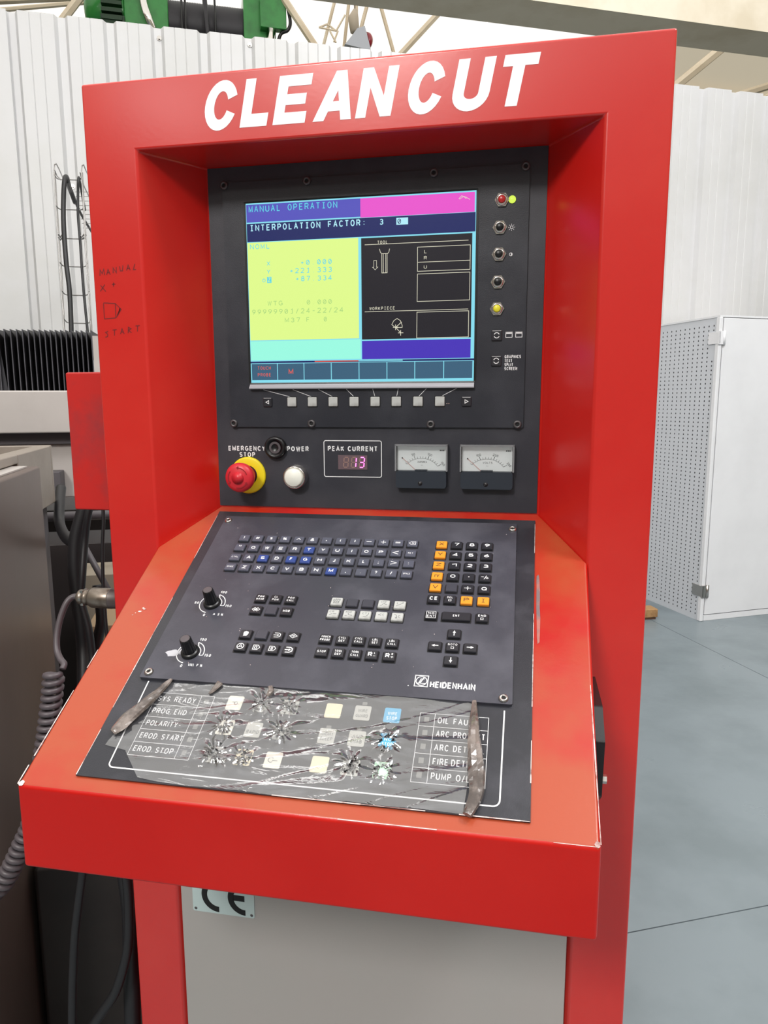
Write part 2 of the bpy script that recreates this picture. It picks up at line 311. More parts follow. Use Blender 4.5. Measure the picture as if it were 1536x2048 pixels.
# fixing bolts in the valleys near the top
for a, z in ((-.452, 3.85), (A0+.04, 2.9), (A0+.04, .9), (.13, 3.87), (1.0, 3.87), (1.58, 3.87)):
    g = G(); g.lathe([(0, .008), (.009, .008), (.009, 0), (.016, 0), (.016, -.003)], 8, smooth=False)
    Mx = Matrix.Translation((a, WB+.030, z)) @ Matrix.Rotation(radians(90), 4, 'X'); g.build('bolt', STEEL, wall, M=Mx)
WALLG = mat('hall_wall_paint', (190, 187, 180), .7)
g = G(); g.box(-14.2, -14, -12, 20, 0, 7.2); tag(g.build('wall_left', WALLG, M=HALL), kind='structure')
g = G(); g.box(16, 16.2, -12, 20, 0, 7.2); tag(g.build('wall_right', WALLG, M=HALL), kind='structure')
g = G(); g.box(-14, 16, -12.2, -12, 0, 7.2); tag(g.build('wall_front', WALLG, M=HALL), kind='structure')
g = G(); g.box(-14, 16, 20, 20.2, 0, 7.2); tag(g.build('wall_far', WALLG, M=HALL), kind='structure')
ROOFM = mat('translucent_roof_sheet', (235, 235, 230), .6, em=(255, 250, 244), ems=ROOF_GLOW, var=(225, 222, 214), vscale=.6)
ROOFO = mat('glowing_opaque_roof_sheet', (226, 216, 196), .6, em=(240, 226, 200), ems=.42, bump=.3, bscale=3, stretch=(30, 1, 1))  # opaque sheets; dim cream glow added in place of bounced light
CREAM = mat('cream_steel_paint', (214, 200, 176), .5, var=(196, 178, 150), vscale=2)
CREAMD = mat('cream_beam_paint', (252, 242, 222), .5, var=(238, 226, 202), vscale=1.5)
g = G(); g.box(-14.2, 16.2, -12.2, 20.2, 7.20, 7.3); ceil = tag(g.build('ceiling', WALLG, M=HALL), kind='structure')
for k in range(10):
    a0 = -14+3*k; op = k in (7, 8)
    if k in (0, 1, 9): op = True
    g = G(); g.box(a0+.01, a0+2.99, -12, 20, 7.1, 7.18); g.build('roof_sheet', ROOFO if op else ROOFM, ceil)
g = G()
for x0, x1, z0, z1 in ((5.3837, 5.8155, 5.0, 5.03), (5.3837, 5.8155, 5.5, 5.53), (5.3837, 5.41, 5.03, 5.5), (5.789, 5.8155, 5.03, 5.5)): g.box(-8, 12, x0, x1, z0, z1)
tag(g.build('trim_1', CREAMD, M=HALL), kind='structure', label='big cream box girder of the roof')
# lattice rods of the roof trusses beyond the wall
g = G(); g.box(-10, 12, 11.0, 11.12, 6.85, 6.95); truss = tag(g.build('trim_2', CREAM, M=HALL), kind='structure')
INVH = HALL.inverted()
def rod(u0, v0, u1, v1, D, r, m=CREAM):
    a = INVH @ at(u0, v0, D); b = INVH @ at(u1, v1, D*1.0)
    d = (b-a).normalized(); g = G(); g.tube([a-d*.5, b+d*.6], r, 6, smooth=False); g.build('truss_rod', m, truss)
for q in ((668,8,646,95,9.5,.022),(697,12,688,95,9.5,.022),(713,12,713,80,9.5,.02),(733,15,716,80,9.5,.026),(763,18,788,108,9.5,.025),(872,32,802,108,9.5,.045),(556,-20,632,95,9,.045),(160,-6,133,30,8.5,.05),(0,0,170,-8,9,.05),(0,20,200,2,9.4,.03),
          (1352,172,1442,98,9,.06),(1480,190,1560,165,10,.05)): rod(*q)
g = G()
P = [INVH @ at(*q) for q in ((638,55,9),(672,62,9),(672,62,9),(655,48,9),(655,48,9),(638,55,9),(690,30,9),(672,62,9),(660,62,9),(672,85,9),(668,84,9),(676,62,9))]
for i in range(0, 12, 2): g.tube([P[i], P[i+1]], .012, 5, smooth=False)
g.build('truss_bracket', CREAM, truss)

# ============================================================ CONTROL CABINET
cab = empty('control_cabinet', (0, 0, 0), 'tall red machine control cabinet with white CLEANCUT lettering, screen and sloping keyboard console', 'control panel')
Wd, H, wi, zt, wb, d, zbb, zc, wf, p_, zf, zfb, wl = .4, 1.95, .3201, 1.8568, .2545, .0949, 1.3359, 1.2836, .3088, .3531, 1.0892, .9908, .3188
# folded red sheet housing, sides and back
g = G()
def q4(a, b, c, e): g.add([a, b, c, e], [(0, 1, 2, 3)])
DP = .30
q4((-Wd,0,0),(-wi,0,0),(-wi,0,zt),(-Wd,0,H)); q4((wi,0,0),(Wd,0,0),(Wd,0,H),(wi,0,zt)); q4((-wi,0,zt),(wi,0,zt),(Wd,0,H),(-Wd,0,H))
q4((-wi,0,0),(-wb,d,0),(-wb,d,zt),(-wi,0,zt)); q4((wb,d,0),(wi,0,0),(wi,0,zt),(wb,d,zt)); q4((-wi,0,zt),(-wb,d,zt),(wb,d,zt),(wi,0,zt))
q4((-Wd,DP,0),(-Wd,0,0),(-Wd,0,H),(-Wd,DP,H)); q4((Wd,0,0),(Wd,DP,0),(Wd,DP,H),(Wd,0,H)); q4((-Wd,0,H),(Wd,0,H),(Wd,DP,H),(-Wd,DP,H))
q4((Wd,DP,0),(-Wd,DP,0),(-Wd,DP,H),(Wd,DP,H)); q4((-wb,d,0),(wb,d,0),(wb,d,zt),(-wb,d,zt))
g.build('frame', RED, cab, bevel=.0035, bseg=3, merge=True)
# frame lower panel
g = G(); g.box(-wl+.0055, wl-.0055, .002, .02, .02, 1.0); g.build('lower_panel', PWR, cab, bevel=.002)
g = G(); g.box(-wl, wl, .0205, .024, 0.0, 1.0); g.build('panel_gap', BLACKM, cab)
# console housing: hexagonal top, sloping down to the viewer
g = G()
top = [(-wb, d, zbb), (-wi, 0, zc), (-wf, -p_, zf), (wf, -p_, zf), (wi, 0, zc), (wb, d, zbb)]
zb0 = .985
bot = [(-wb, d, zb0), (-wi, 0, zb0), (-wf, -p_, zfb), (wf, -p_, zfb), (wi, 0, zb0), (wb, d, zb0)]
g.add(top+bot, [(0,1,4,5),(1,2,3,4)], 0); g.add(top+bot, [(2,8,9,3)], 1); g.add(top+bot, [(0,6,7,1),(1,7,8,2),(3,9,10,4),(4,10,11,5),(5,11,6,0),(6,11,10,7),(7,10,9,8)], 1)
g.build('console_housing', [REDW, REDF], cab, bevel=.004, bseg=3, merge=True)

ANG = radians(28.836)
MB = Matrix(((1,0,0,0),(0,0,-1,d),(0,1,0,0),(0,0,0,1)))                    # back panel: x, z up, w toward viewer
MF = Matrix(((1,0,0,0),(0,0,-1,0),(0,1,0,0),(0,0,0,1)))                    # front sheet
MC = Matrix(((1,0,0,0),(0,cos(ANG),-sin(ANG),d),(0,sin(ANG),cos(ANG),zbb),(0,0,0,1)))   # console slope: x, v up the slope (v = -t), w out

# --- CLEANCUT lettering
def outl(pts, x0, k=.205, y0=1.8755): return [(x0+x+(y)*k, y0+y) for x, y in pts]
def arcp(cx, cy, rx, ry, a0, a1, n=16): return [(cx+rx*cos(radians(a0+(a1-a0)*i/n)), cy+ry*sin(radians(a0+(a1-a0)*i/n))) for i in range(n+1)]
Hc = .0607
def strip_ring(outer, inner):
    return [[outer[i], outer[i+1], inner[i+1], inner[i]] for i in range(len(outer)-1)]
def letC():
    o = arcp(.0225, Hc/2, .0235, Hc/2+.0015, 22, 338, 26); i_ = arcp(.0225, Hc/2, .0098, Hc/2-.0125, 22, 338, 26)
    # square ends
    return strip_ring(o, i_)
LET = [('C', letC(), -.2182), ('L', [[(0,0),(.0388,0),(.0388,.0165),(.0,.0165)], [(0,.0165),(.0145,.0165),(.0145,Hc),(0,Hc)]], -.1640),
       ('E', [[(0,0),(.0455,0),(.0455,.0145),(0,.0145)], [(0,.0145),(.0145,.0145),(.0145,.0238),(0,.0238)], [(0,.0238),(.042,.0238),(.042,.0372),(0,.0372)], [(0,.0372),(.0145,.0372),(.0145,.0468),(0,.0468)], [(0,.0468),(.0465,.0468),(.0465,Hc),(0,Hc)]], -.1166),
       ('A', [[(0,0),(.0152,0),(.0288,.03675),(.0297,Hc),(.0224,Hc)], [(.0385,0),(.0530,0),(.0369,Hc),(.0297,Hc),(.0288,.03675)], [(.0194,.0115),(.0355,.0115),(.0323,.0235),(.0239,.0235)]], -.0601),
       ('N', [[(0,0),(.0140,0),(.0140,Hc),(0,Hc)], [(.0140,Hc),(.0140,.0365),(.0335,0),(.0340,0),(.0340,.0255)], [(.0340,0),(.0480,0),(.0480,Hc),(.0340,Hc)]], -.0015),
       ('C', letC(), .0655),
       ('U', [[(0,.0195),(.0145,.0195),(.0145,Hc),(0,Hc)], [(.0330,.0195),(.0475,.0195),(.0475,Hc),(.0330,Hc)]]+strip_ring(arcp(.02375, .0195, .02375, .0215, 180, 360, 14), arcp(.02375, .0195, .00925, .0070, 180, 360, 14)), .1240),
       ('T', [[(.0125,0),(.0278,0),(.0278,.0470),(.0125,.0470)], [(0,.0470),(.0440,.0470),(.0440,Hc),(0,Hc)]], .1822)]
lets = []
for nm, pl, x0 in LET:
    g = G()
    for q in pl: g.poly(outl(q, x0), .0003)
    lets.append(g)
allg = G()
for g_ in lets: allg.add(g_.v, g_.f)
tag(allg.build('brand_lettering', LETT, cab, M=MF), 'white italic CLEANCUT lettering')

# --- handwriting on the left post
g = G(); z_ = .0002
def hw(pts, w_=.0014): g.stroke(pts, w_, z_, 0)
def hl(x, y, L, s=.010):     # crude hand drawn capitals
    for st in L: hw([(x+a*s, y+b*s) for a, b in st])
Mh = [[(0,0),(.1,1),(.45,.35),(.8,1.1),(.9,.1)]]; Ah = [[(0,0),(.35,.9),(.7,0)],[(.12,.35),(.6,.35)]]; Nh = [[(0,0),(.05,.9),(.6,.05),(.65,1)]]; Uh = [[(0,.9),(.1,.1),(.5,.1),(.65,1)]]; Lh = [[(.35,1.05),(0,.1),(.5,.1)]]
for i, (L, yy) in enumerate(((Mh, 1.688), (Ah, 1.689), (Nh, 1.691), (Uh, 1.693), (Ah, 1.694), (Lh, 1.694))): hl(-.3885+i*.0108, yy, L, .0085)
hw([(-.3885,1.6745),(-.3805,1.6655)]); hw([(-.3815,1.6755),(-.3895,1.666)]); hw([(-.370,1.6755),(-.3645,1.6755)], .0014); hw([(-.3672,1.678),(-.3678,1.672)])
hw([(-.3855,1.649),(-.3855,1.6265),(-.367,1.6275),(-.3665,1.648),(-.3855,1.6495)], .0013); hw([(-.3665,1.648),(-.3575,1.6395),(-.366,1.628)], .0012)
for k in range(5): hw([(-.365+.0012*k, 1.6305+.0016*k), (-.3595, 1.6395+.0006*k)], .0012)
Sh_ = [[(.6,1),(.1,.8),(.5,.5),(.45,.1),(0,0)]]; Th = [[(0,.95),(.8,1)],[(.4,1),(.3,0)]]; Rh = [[(0,0),(.1,1),(.6,.75),(.1,.5),(.65,.05)]]
for i, (L, yy) in enumerate(((Sh_,1.600),(Th,1.602),(Ah,1.604),(Rh,1.605),(Th,1.607))): hl(-.386+i*.0125, yy, L, .0085)
tag(g.build('handwriting', PEN, cab, M=MF), 'dark pen notes MANUAL X+ START on left post')

# --- instrument panel (black back sheet)
g = G(); g.prism([(-.2555, 1.3368), (.2525, 1.3362), (.2540, zt-.001), (-.2545, zt-.001)], .0004, .0022)
inst = g.build('instrument_panel', BLK, cab, M=MB)
t0 = .0024
def screw(parent, x, y, z, r=.0062, m=SCR, name='screw'):
    g = G(); g.lathe([(r*.42, .0012), (r*.5, .0030), (r*.8, .0030), (r, .0018), (r, 0)], 16); g.disc((0, 0), r*.45, .0013, 1, 6)
    return g.build(name, [m, BLACKM], parent, loc=(x, y, z))
# display unit
du_g = G(); du_g.prism(rrect(-.2300, .2292, 1.4645, 1.8325, .003), .0024, .0062)
du = tag(du_g.build('display_unit', BLK2, cab, M=MB, bevel=.0006, bseg=1), 'black display faceplate with colour screen')
ZD = .0063
for x, y in ((-.2265,1.829),(-.0958,1.828),(.0938,1.828),(.2235,1.829),(-.2245,1.4702),(-.0958,1.4700),(.0915,1.4692),(.2205,1.4693)): screw(du, x, y, ZD)
# screen bezel with bevelled sides
g = G(); X0, X1, Y0, Y1 = -.1955, .1575, 1.5325, 1.8025; fr = []
o_ = rrect(X0-.001, X1+.001, Y0-.001, Y1+.001, .002); i_ = rrect(X0+.002, X1-.002, Y0+.001, Y1-.001, .002); n_ = len(o_)
vs = [(x, y, ZD+.0008) for x, y in o_]+[(x, y, ZD+.0003) for x, y in i_]
g.add(vs, [(k, (k+1) % n_, n_+(k+1) % n_, n_+k) for k in range(n_)]); g.build('screen_bezel', BLACK, du)
def em(name, c, s=1.0, rough=.25):
    return mat(name, (6, 6, 8), rough, em=c, ems=s, spec=.35)
S = [em('screen_white_blue', (178, 236, 250)), em('screen_blue', (86, 84, 188)), em('screen_magenta', (232, 84, 204)), em('screen_navy', (34, 42, 98)), em('screen_lime', (224, 250, 142)), em('screen_dark', (38, 36, 42)),
     em('screen_aqua', (156, 250, 226)), em('screen_violet', (74, 54, 184)), em('screen_teal', (62, 98, 124)), em('screen_cyan_text', (96, 214, 232)), em('screen_green_text', (172, 214, 128)), em('screen_red_text', (226, 96, 84)), em('screen_cream_line', (226, 222, 200)), em('screen_frame_cyan', (136, 222, 240))]
zs = ZD+.0004
g = G()
def R(x0, x1, y0, y1, mi, z=0): g.poly([(x0, y0), (x1, y0), (x1, y1), (x0, y1)], zs+z*.00012, mi)
XL, XR = -.1930, .1552
R(XL, XR, 1.5335, 1.8010, 13)
R(XL+.0008, -.0147, 1.7735, 1.7990, 1, 1); R(-.0147, .1530, 1.7720, 1.7990, 2, 1)
R(XL+.0008, XR-.0008, 1.7450, 1.7715, 3, 1); R(XL+.0008, -.0184, 1.5985, 1.7440, 4, 1); R(-.0140, .1502, 1.5965, 1.7430, 5, 1)
R(XL+.0008, -.0160, 1.5680, 1.5972, 6, 1); R(-.0140, .1500, 1.5672, 1.5945, 7, 1)
R(XL, XR, 1.5635, 1.5662, 3, 1); R(-.0888, -.0197, 1.5644, 1.5658, 11, 2); R(-.0197, .0485, 1.5644, 1.5658, 13, 2)
xs = [-.1920, -.1493, -.1063, -.0627, -.0190, .0243, .0669, .1105, .1536]
for k in range(8): R(xs[k]+.0006, xs[k+1]-.0006, 1.5376, 1.5626, 8, 1)
g.build('screen_picture', S, du)
g = G(); Z1 = zs+.00035
def M_(t, x0, x1, y, h, mi, bold=.0, wf=.72): g.mono(t, x0, x1, y, h, Z1, mi, bold, wf)
M_('MANUAL OPERATION', -.1882, -.0496, 1.7878, .0092, 9); g.build('title_text', S, du); g = G(); M_('INTERPOLATION FACTOR:', -.1873, -.0060, 1.7606, .0092, 0, .012)
g.build('factor_text', S, du); g = G(); M_('3', .0138, .0200, 1.7606, .0082, 0, .012, 1); g.poly([(.0391,1.7594),(.0565,1.7594),(.0565,1.7690),(.0391,1.7690)], Z1, 0); g.mono('0', .0405, .0465, 1.7606, .0072, Z1+.0001, 3, 0, 1)
g.build('factor_value', S, du); g = G()
M_('NOML', -.1880, -.1560, 1.7343, .0072, 9); g.build('mode_text', S, du); g = G(); M_('X', -.1618, -.1565, 1.7095, .0062, 9, 0, 1); M_('Y', -.1618, -.1565, 1.6975, .0062, 9, 0, 1)
g.poly([(-.1620,1.6840),(-.1550,1.6840),(-.1550,1.6930),(-.1620,1.6930)], Z1, 9); g.text('Z', -.1585, 1.6853, .0066, Z1+.0001, 4)
g.ring((-.1672, 1.6880), .0020, .0027, Z1, 9, 16); g.stroke([(-.1672, 1.688), (-.1672, 1.6905)], .0006, Z1, 9)
g.build('axis_letters', S, du); g = G(); M_('+0.000', -.1085, -.0590, 1.7083, .0074, 9); M_('+221.333', -.1258, -.0590, 1.6968, .0074, 9); M_('+87.334', -.1168, -.0592, 1.6848, .0074, 9)
g.build('position_text', S, du); g = G(); M_('WTG', -.1622, -.1380, 1.6502, .0070, 10); M_('0.000', -.1000, -.0598, 1.6502, .0070, 10); M_('99999901/24-22/24', -.1880, -.0422, 1.6375, .0074, 10); M_('M37', -.1352, -.1105, 1.6245, .0070, 10); M_('F', -.1010, -.0955, 1.6245, .0070, 10, 0, 1); M_('0', -.0735, -.0680, 1.6245, .0070, 10, 0, 1)
g.build('feed_text', S, du); g = G()
M_('TOUCH', -.1818, -.1600, 1.5535, .0052, 11); M_('PROBE', -.1818, -.1600, 1.5432, .0052, 11); g.build('softkey_text', S, du); g = G(); M_('M', -.1312, -.1236, 1.5462, .0080, 11, .012, 1)
g.build('softkey_text', S, du); g = G()
CL = 12; lw = .00075
def Ln(pts, w_=lw, cl=False): g.stroke(pts, w_, Z1, CL, closed=cl)
M_('TOOL', .0106, .0262, 1.7337, .0046, CL); Ln([(-.0085,1.7334),(.1448,1.7334)])
Ln([(.0706,1.7268),(.1475,1.7268),(.1475,1.6928),(.0706,1.6928)], cl=True); Ln([(.0706,1.7055),(.1474,1.7055)]); Ln([(.0706,1.6890),(.1474,1.6890),(.1474,1.6499),(.0702,1.6499)], cl=True)
for c_, y in (('L', 1.7178), ('R', 1.7090), ('U', 1.6962)): M_(c_, .0800, .0845, y, .0048, CL, 0, 1)
Ln([(.0137,1.7268),(.0152,1.7215),(.0175,1.7198),(.0262,1.7198),(.0278,1.7215),(.0290,1.7265)]); Ln([(.0172,1.7198),(.0172,1.6924),(.0252,1.6924),(.0252,1.7198)]); Ln([(.0195,1.7198),(.0195,1.6924)]); Ln([(.0232,1.7198),(.0232,1.6924)])
Ln([(.0050,1.7105),(.0092,1.7105),(.0092,1.7010),(.0110,1.7010),(.0071,1.6972),(.0032,1.7010),(.0050,1.7010)], .0006, True)
g.build('tool_drawing', S, du); g = G()
M_('WORKPIECE', -.0020, .0368, 1.6392, .0046, CL); Ln([(-.0093,1.6371),(.1455,1.6371)]); Ln([(.0700,1.6345),(.1465,1.6345),(.1465,1.5972),(.0697,1.5972)], cl=True)
Ln([(.0320,1.6175),(.0350,1.6230),(.0400,1.6262),(.0450,1.6230),(.0478,1.6160),(.0478,1.6130),(.0376,1.6130)], cl=True); Ln([(.0376,1.6130),(.0470,1.6210)], .0009)
for cx, cy in ((.0378,1.6135),(.0455,1.6052)): Ln([(cx-.004,cy),(cx+.004,cy)], .0009); Ln([(cx,cy-.004),(cx,cy+.004)], .0009)
Ln([(.0378,1.6135),(.0455,1.6052)], .0008)
g.build('workpiece_drawing', S, du); g = G()
Ln([(.130,1.7905),(.134,1.7945),(.140,1.7925),(.146,1.7890)], .0007); Ln([(.131,1.790),(.137,1.7935),(.141,1.790)], .0006)
g.build('header_mark', S, du)
g = G(); n_ = 4
g.add([(-.1945,1.5310,ZD+.001),(.1560,1.5310,ZD+.001),(.1560,1.5310,ZD+.002),(-.1945,1.5310,ZD+.002)]+[(-.1950,1.5255,ZD+.006),(.1562,1.5250,ZD+.006),(.1562,1.5235,ZD+.006),(-.1950,1.5238,ZD+.006),(.1562,1.5232,ZD),(-.1950,1.5235,ZD)],
      [(0,1,2,3),(3,2,5,4),(4,5,6,7),(7,6,8,9)]); g.build('silver_ledge', ALU, du)
g = G()
for (x0, x1) in ((-.1735,-.1285),(-.1254,-.0945),(-.0839,-.0610),(-.0393,-.0275),(.0021,.0055),(.0416,.0392),(.0846,.0730),(.1300,.1075)): g.stroke([(x0,1.5226),(x1,1.5112)], .0007, ZD+.0002)
g.build('guide_lines', WHT, du)['kind'] = 'stuff'; g = G()
for x_ in (.1150, .1158, .1172): g.stroke([(x_, 1.5005), (x_+.0025, 1.5002)], .001, ZD+.0002)
g.build('chips', CHIP, du)['kind'] = 'stuff'; g = G()
g.text('GRAPHICS', .1998, 1.5655, .0046, ZD+.0002, 0, wd=.0235, al='l', bold=.03); g.text('TEXT', .1998, 1.5598, .0046, ZD+.0002, 0, wd=.0112, al='l', bold=.03); g.text('SPLIT', .1998, 1.5541, .0046, ZD+.0002, 0, wd=.0125, al='l', bold=.03); g.text('SCREEN', .1998, 1.5484, .0046, ZD+.0002, 0, wd=.0185, al='l', bold=.03)
g.build('mode_lettering', WHT, du)
for x_ in (.2008, .2150):
    g = G(); frame_lines(g, x_, x_+.0092, 1.5955, 1.6030, .0008, ZD+.0002, 0); g.poly([(x_,1.6005),(x_+.0092,1.6005),(x_+.0092,1.6032),(x_,1.6032)], ZD+.0002, 0); g.build('window_symbol', WHT, du)
g = G(); g.ring((.2057,1.7483), .0016, .0023, ZD+.0002, 0, 16)
for k in range(8): a = k*pi/4; g.stroke([(.2057+.0032*cos(a),1.7483+.0032*sin(a)),(.2057+.0048*cos(a),1.7483+.0048*sin(a))], .0006, ZD+.0002)
g.build('brightness_symbol', WHT, du); g = G(); g.ring((.2056,1.7114), .0019, .0025, ZD+.0002, 0, 16); g.poly([(.2056+.0022*cos(radians(a)),1.7114+.0022*sin(radians(a))) for a in range(-90, 91, 15)], ZD+.0002, 0)
g.build('contrast_symbol', WHT, du)
def keyobj(parent, x, y, z, w_, h_, body, leg, ops, ht=.0035, name='key', r=.0012, well=True, lab=None):
    g = G()
    if well: g.poly(rrect(-w_/2-.0012, w_/2+.0012, -h_/2-.0016, h_/2+.0012, .001, 2), .0002, 2)
    g.prism(rrect(-w_/2, w_/2, -h_/2, h_/2, r, 2), .0001, ht*.75, 0, cap0=False); g.prism(rrect(-w_/2, w_/2, -h_/2, h_/2, r, 2), ht*.75, ht, 0, inset=.0007, cap0=False)
    zt_ = ht+.0001
    for op in ops:
        k = op[0]
        if k == 't': g.text(op[1], op[2]*.001, op[3]*.001, op[4]*.001, zt_, 1, wd=(op[5]*.001 if len(op) > 5 and op[5] else None), bold=(op[6] if len(op) > 6 else .02), vc=True)
        elif k == 's': g.stroke([(a*.001, b*.001) for a, b in op[1]], op[2]*.001, zt_, 1, closed=len(op) > 3)
        elif k == 'p': g.poly([(a*.001, b*.001) for a, b in op[1]], zt_, 1)
        elif k == 'r': g.ring((op[1]*.001, op[2]*.001), op[3]*.001, op[4]*.001, zt_, 1, 20, radians(op[5]) if len(op) > 5 else 0, radians(op[6]) if len(op) > 6 else 2*pi)
    o = g.build(name, [body, leg, KEYC], parent, loc=(x, y, z))
    if lab: o['label'] = lab
    return o
for x, ops in ((-.1667, [('s', [(2.2,2.6),(-2.6,0),(2.2,-2.6)], .9, 1)]), (.1451, [('s', [(-2.2,2.6),(2.6,0),(-2.2,-2.6)], .9, 1)])): keyobj(du, x, 1.5033, ZD, .0142, .0142, KEY, WHT, ops+[('s', [(-6,6.2),(6,6.2)], .5)], .0022, 'arrow_key', well=False)
for x in (-.1270, -.0937, -.0604, -.0271, .0059, .0388, .0720, .1052): keyobj(du, x, 1.5036, ZD, .0142, .0142, KEYG, GYP, [], .0022, 'soft_key')
for y in (1.5985, 1.5621): keyobj(du, .1878, y, ZD, .0150, .0150, KEY, WHT, [('r', 0, 0, 3.2, 4.3, 20, 160), ('r', 0, 0, 3.2, 4.3, 200, 340), ('s', [(-6.4,6.4),(6.4,6.4)], .5)], .0022, 'screen_key', well=False)
REDK = mat('red_lens', (190, 40, 40), .3); YELK = mat('yellow_button', (230, 222, 50), .4)
for x, y, m in ((.1913,1.7859,REDK),(.1892,1.7488,BLACK),(.1886,1.7120,BLACK),(.1879,1.6736,BLACK),(.1874,1.6361,YELK)):
    g = G(); g.lathe([(0,.0070),(.0045,.0070),(.0050,.0064),(.0050,0)], 20, mi=1); g.lathe([(.0050,.0045),(.0062,.0050),(.0078,.0042),(.0082,.0030),(.0082,.0020)], 24); g.lathe([(.0082,.0020),(.0103,.0020),(.0103,0)], 6, smooth=False)
    g.build('push_knob', [CHROME, m], du, loc=(x, y, ZD))
g = G(); g.lathe([(0,.0035),(.003,.003),(.0052,.0012),(.0052,0)], 20); g.build('green_lamp', em('lit_green_lamp', (212, 238, 90), 1.1), du, loc=(.2057, 1.7859, ZD))

# instrument row
g = G()
for t, x, y, w_ in (('EMERGENCY', -.2061, 1.4262, .0625), ('STOP', -.2055, 1.4163, .0265), ('POWER', -.1206, 1.4262, .0358)):
    if t != 'STOP': g = G()
    g.text(t, x, y, .0078, t0, 0, wd=w_, bold=.03)
    if t != 'EMERGENCY': g.build('button_lettering', WHT, inst)

g = G(); g.lathe([(.0295,0),(.0295,.003),(.027,.004),(.016,.004)], 40, mi=0); g.build('yellow_collar', YEL, inst, loc=(-.2045, 1.3870, t0)); es = bpy.data.objects['yellow_collar']; es.name = 'emergency_stop'
es['label'] = 'red mushroom emergency stop button on yellow collar'
g = G(); g.lathe([(.013,0),(.013,.024),(.0205,.026),(.0225,.030),(.0232,.038),(.0215,.0425),(.016,.0452),(.0,.0462)], 40)
bt = g.build('stop_button', ESR, es)
g = G(); g.lathe([(.009,.0465),(.0095,.0474),(.0,.0478)], 30); g.build('button_centre', ESR, es)
g = G()
for a in (20, 140, 260): g.ring((0, 0), .0150, .0165, .0458, 0, 12, radians(a), radians(a+65)); q = radians(a+65); c_ = (.0158*cos(q), .0158*sin(q)); g.poly([(c_[0]+.003*cos(q), c_[1]+.003*sin(q)), (c_[0]-.0035*sin(q), c_[1]+.0035*cos(q)), (c_[0]-.003*cos(q), c_[1]-.003*sin(q))], .0458)
g.build('turn_arrows', ESD, es)
g = G(); g.lathe([(.0178,0),(.0178,.006),(.0155,.009),(.0125,.0085),(.0115,.006),(.0055,.005),(.0045,.004),(0,.004)], 32); g.ring((0,0), .006, .0095, .0065, 1); g.build('buzzer', [BLACK, RUBG], inst, loc=(-.1565, 1.4320, t0))
g = G(); g.lathe([(.0195,0),(.0195,.006),(.0185,.008),(.0180,.014),(.0165,.0155),(.0150,.0145),(.0148,.010)], 36); pl = g.build('power_lamp', CHROME, inst, loc=(-.1235, 1.3858, t0))
g = G(); g.lathe([(.0148,.008),(.0146,.0175),(.0130,.0188),(0,.0196)], 36); g.build('lens', LAMPW, pl)
# peak current display
g = G(); g.prism(rrect(-.0775,.0145,1.3870,1.4432,.004), .0021, .0024); pk = tag(g.build('peak_current_display', BLK, inst), 'framed three digit PEAK CURRENT readout')
g = G(); frame_lines(g, -.0776, .0145, 1.3868, 1.4434, .0012, .0026, 0, .003); g.text('PEAK  CURRENT', -.0316, 1.4270, .0080, .0026, 0, wd=.0795, bold=.03); g.build('display_lettering', WHT, pk)
g = G(); g.prism([(-.0548,1.3985),(-.0080,1.3985),(-.0080,1.4208),(-.0548,1.4208)], .0024, .0032); g.build('readout_window', mat('readout_window', (104, 86, 92), .3), pk)
SEGOFF = mat('segment_off', (150, 120, 112), .4); SEGON = em('segment_lit', (255, 70, 214), 1.3); SEGW = em('segment_core', (255, 214, 246), 1.3)
def seg7(g, cx, cy, on, hh=.0078, ww=.0036):
    P = {'a': [(-1,1),(1,1)], 'b': [(1,1),(1,0)], 'c': [(1,0),(1,-1)], 'd': [(-1,-1),(1,-1)], 'e': [(-1,0),(-1,-1)], 'f': [(-1,1),(-1,0)], 'g': [(-1,0),(1,0)]}
    for k, (a, b) in P.items():
        A = [(cx+x*ww+y*.0008, cy+y*hh) for x, y in (a, b)]; dx, dy = A[1][0]-A[0][0], A[1][1]-A[0][1]; A = [(A[0][0]+dx*.12, A[0][1]+dy*.12), (A[1][0]-dx*.12, A[1][1]-dy*.12)]
        if k in on: g.stroke(A, .0022, .0034, 1); g.stroke(A, .0009, .0035, 2)
        else: g.stroke(A, .0016, .0034, 0)
for cx, on in ((-.0430, ''), (-.0305, 'bc'), (-.0175, 'abcdg')):
    g = G(); seg7(g, cx+.001, 1.4098, on); g.build('digit', [SEGOFF, SEGON, SEGW], pk)
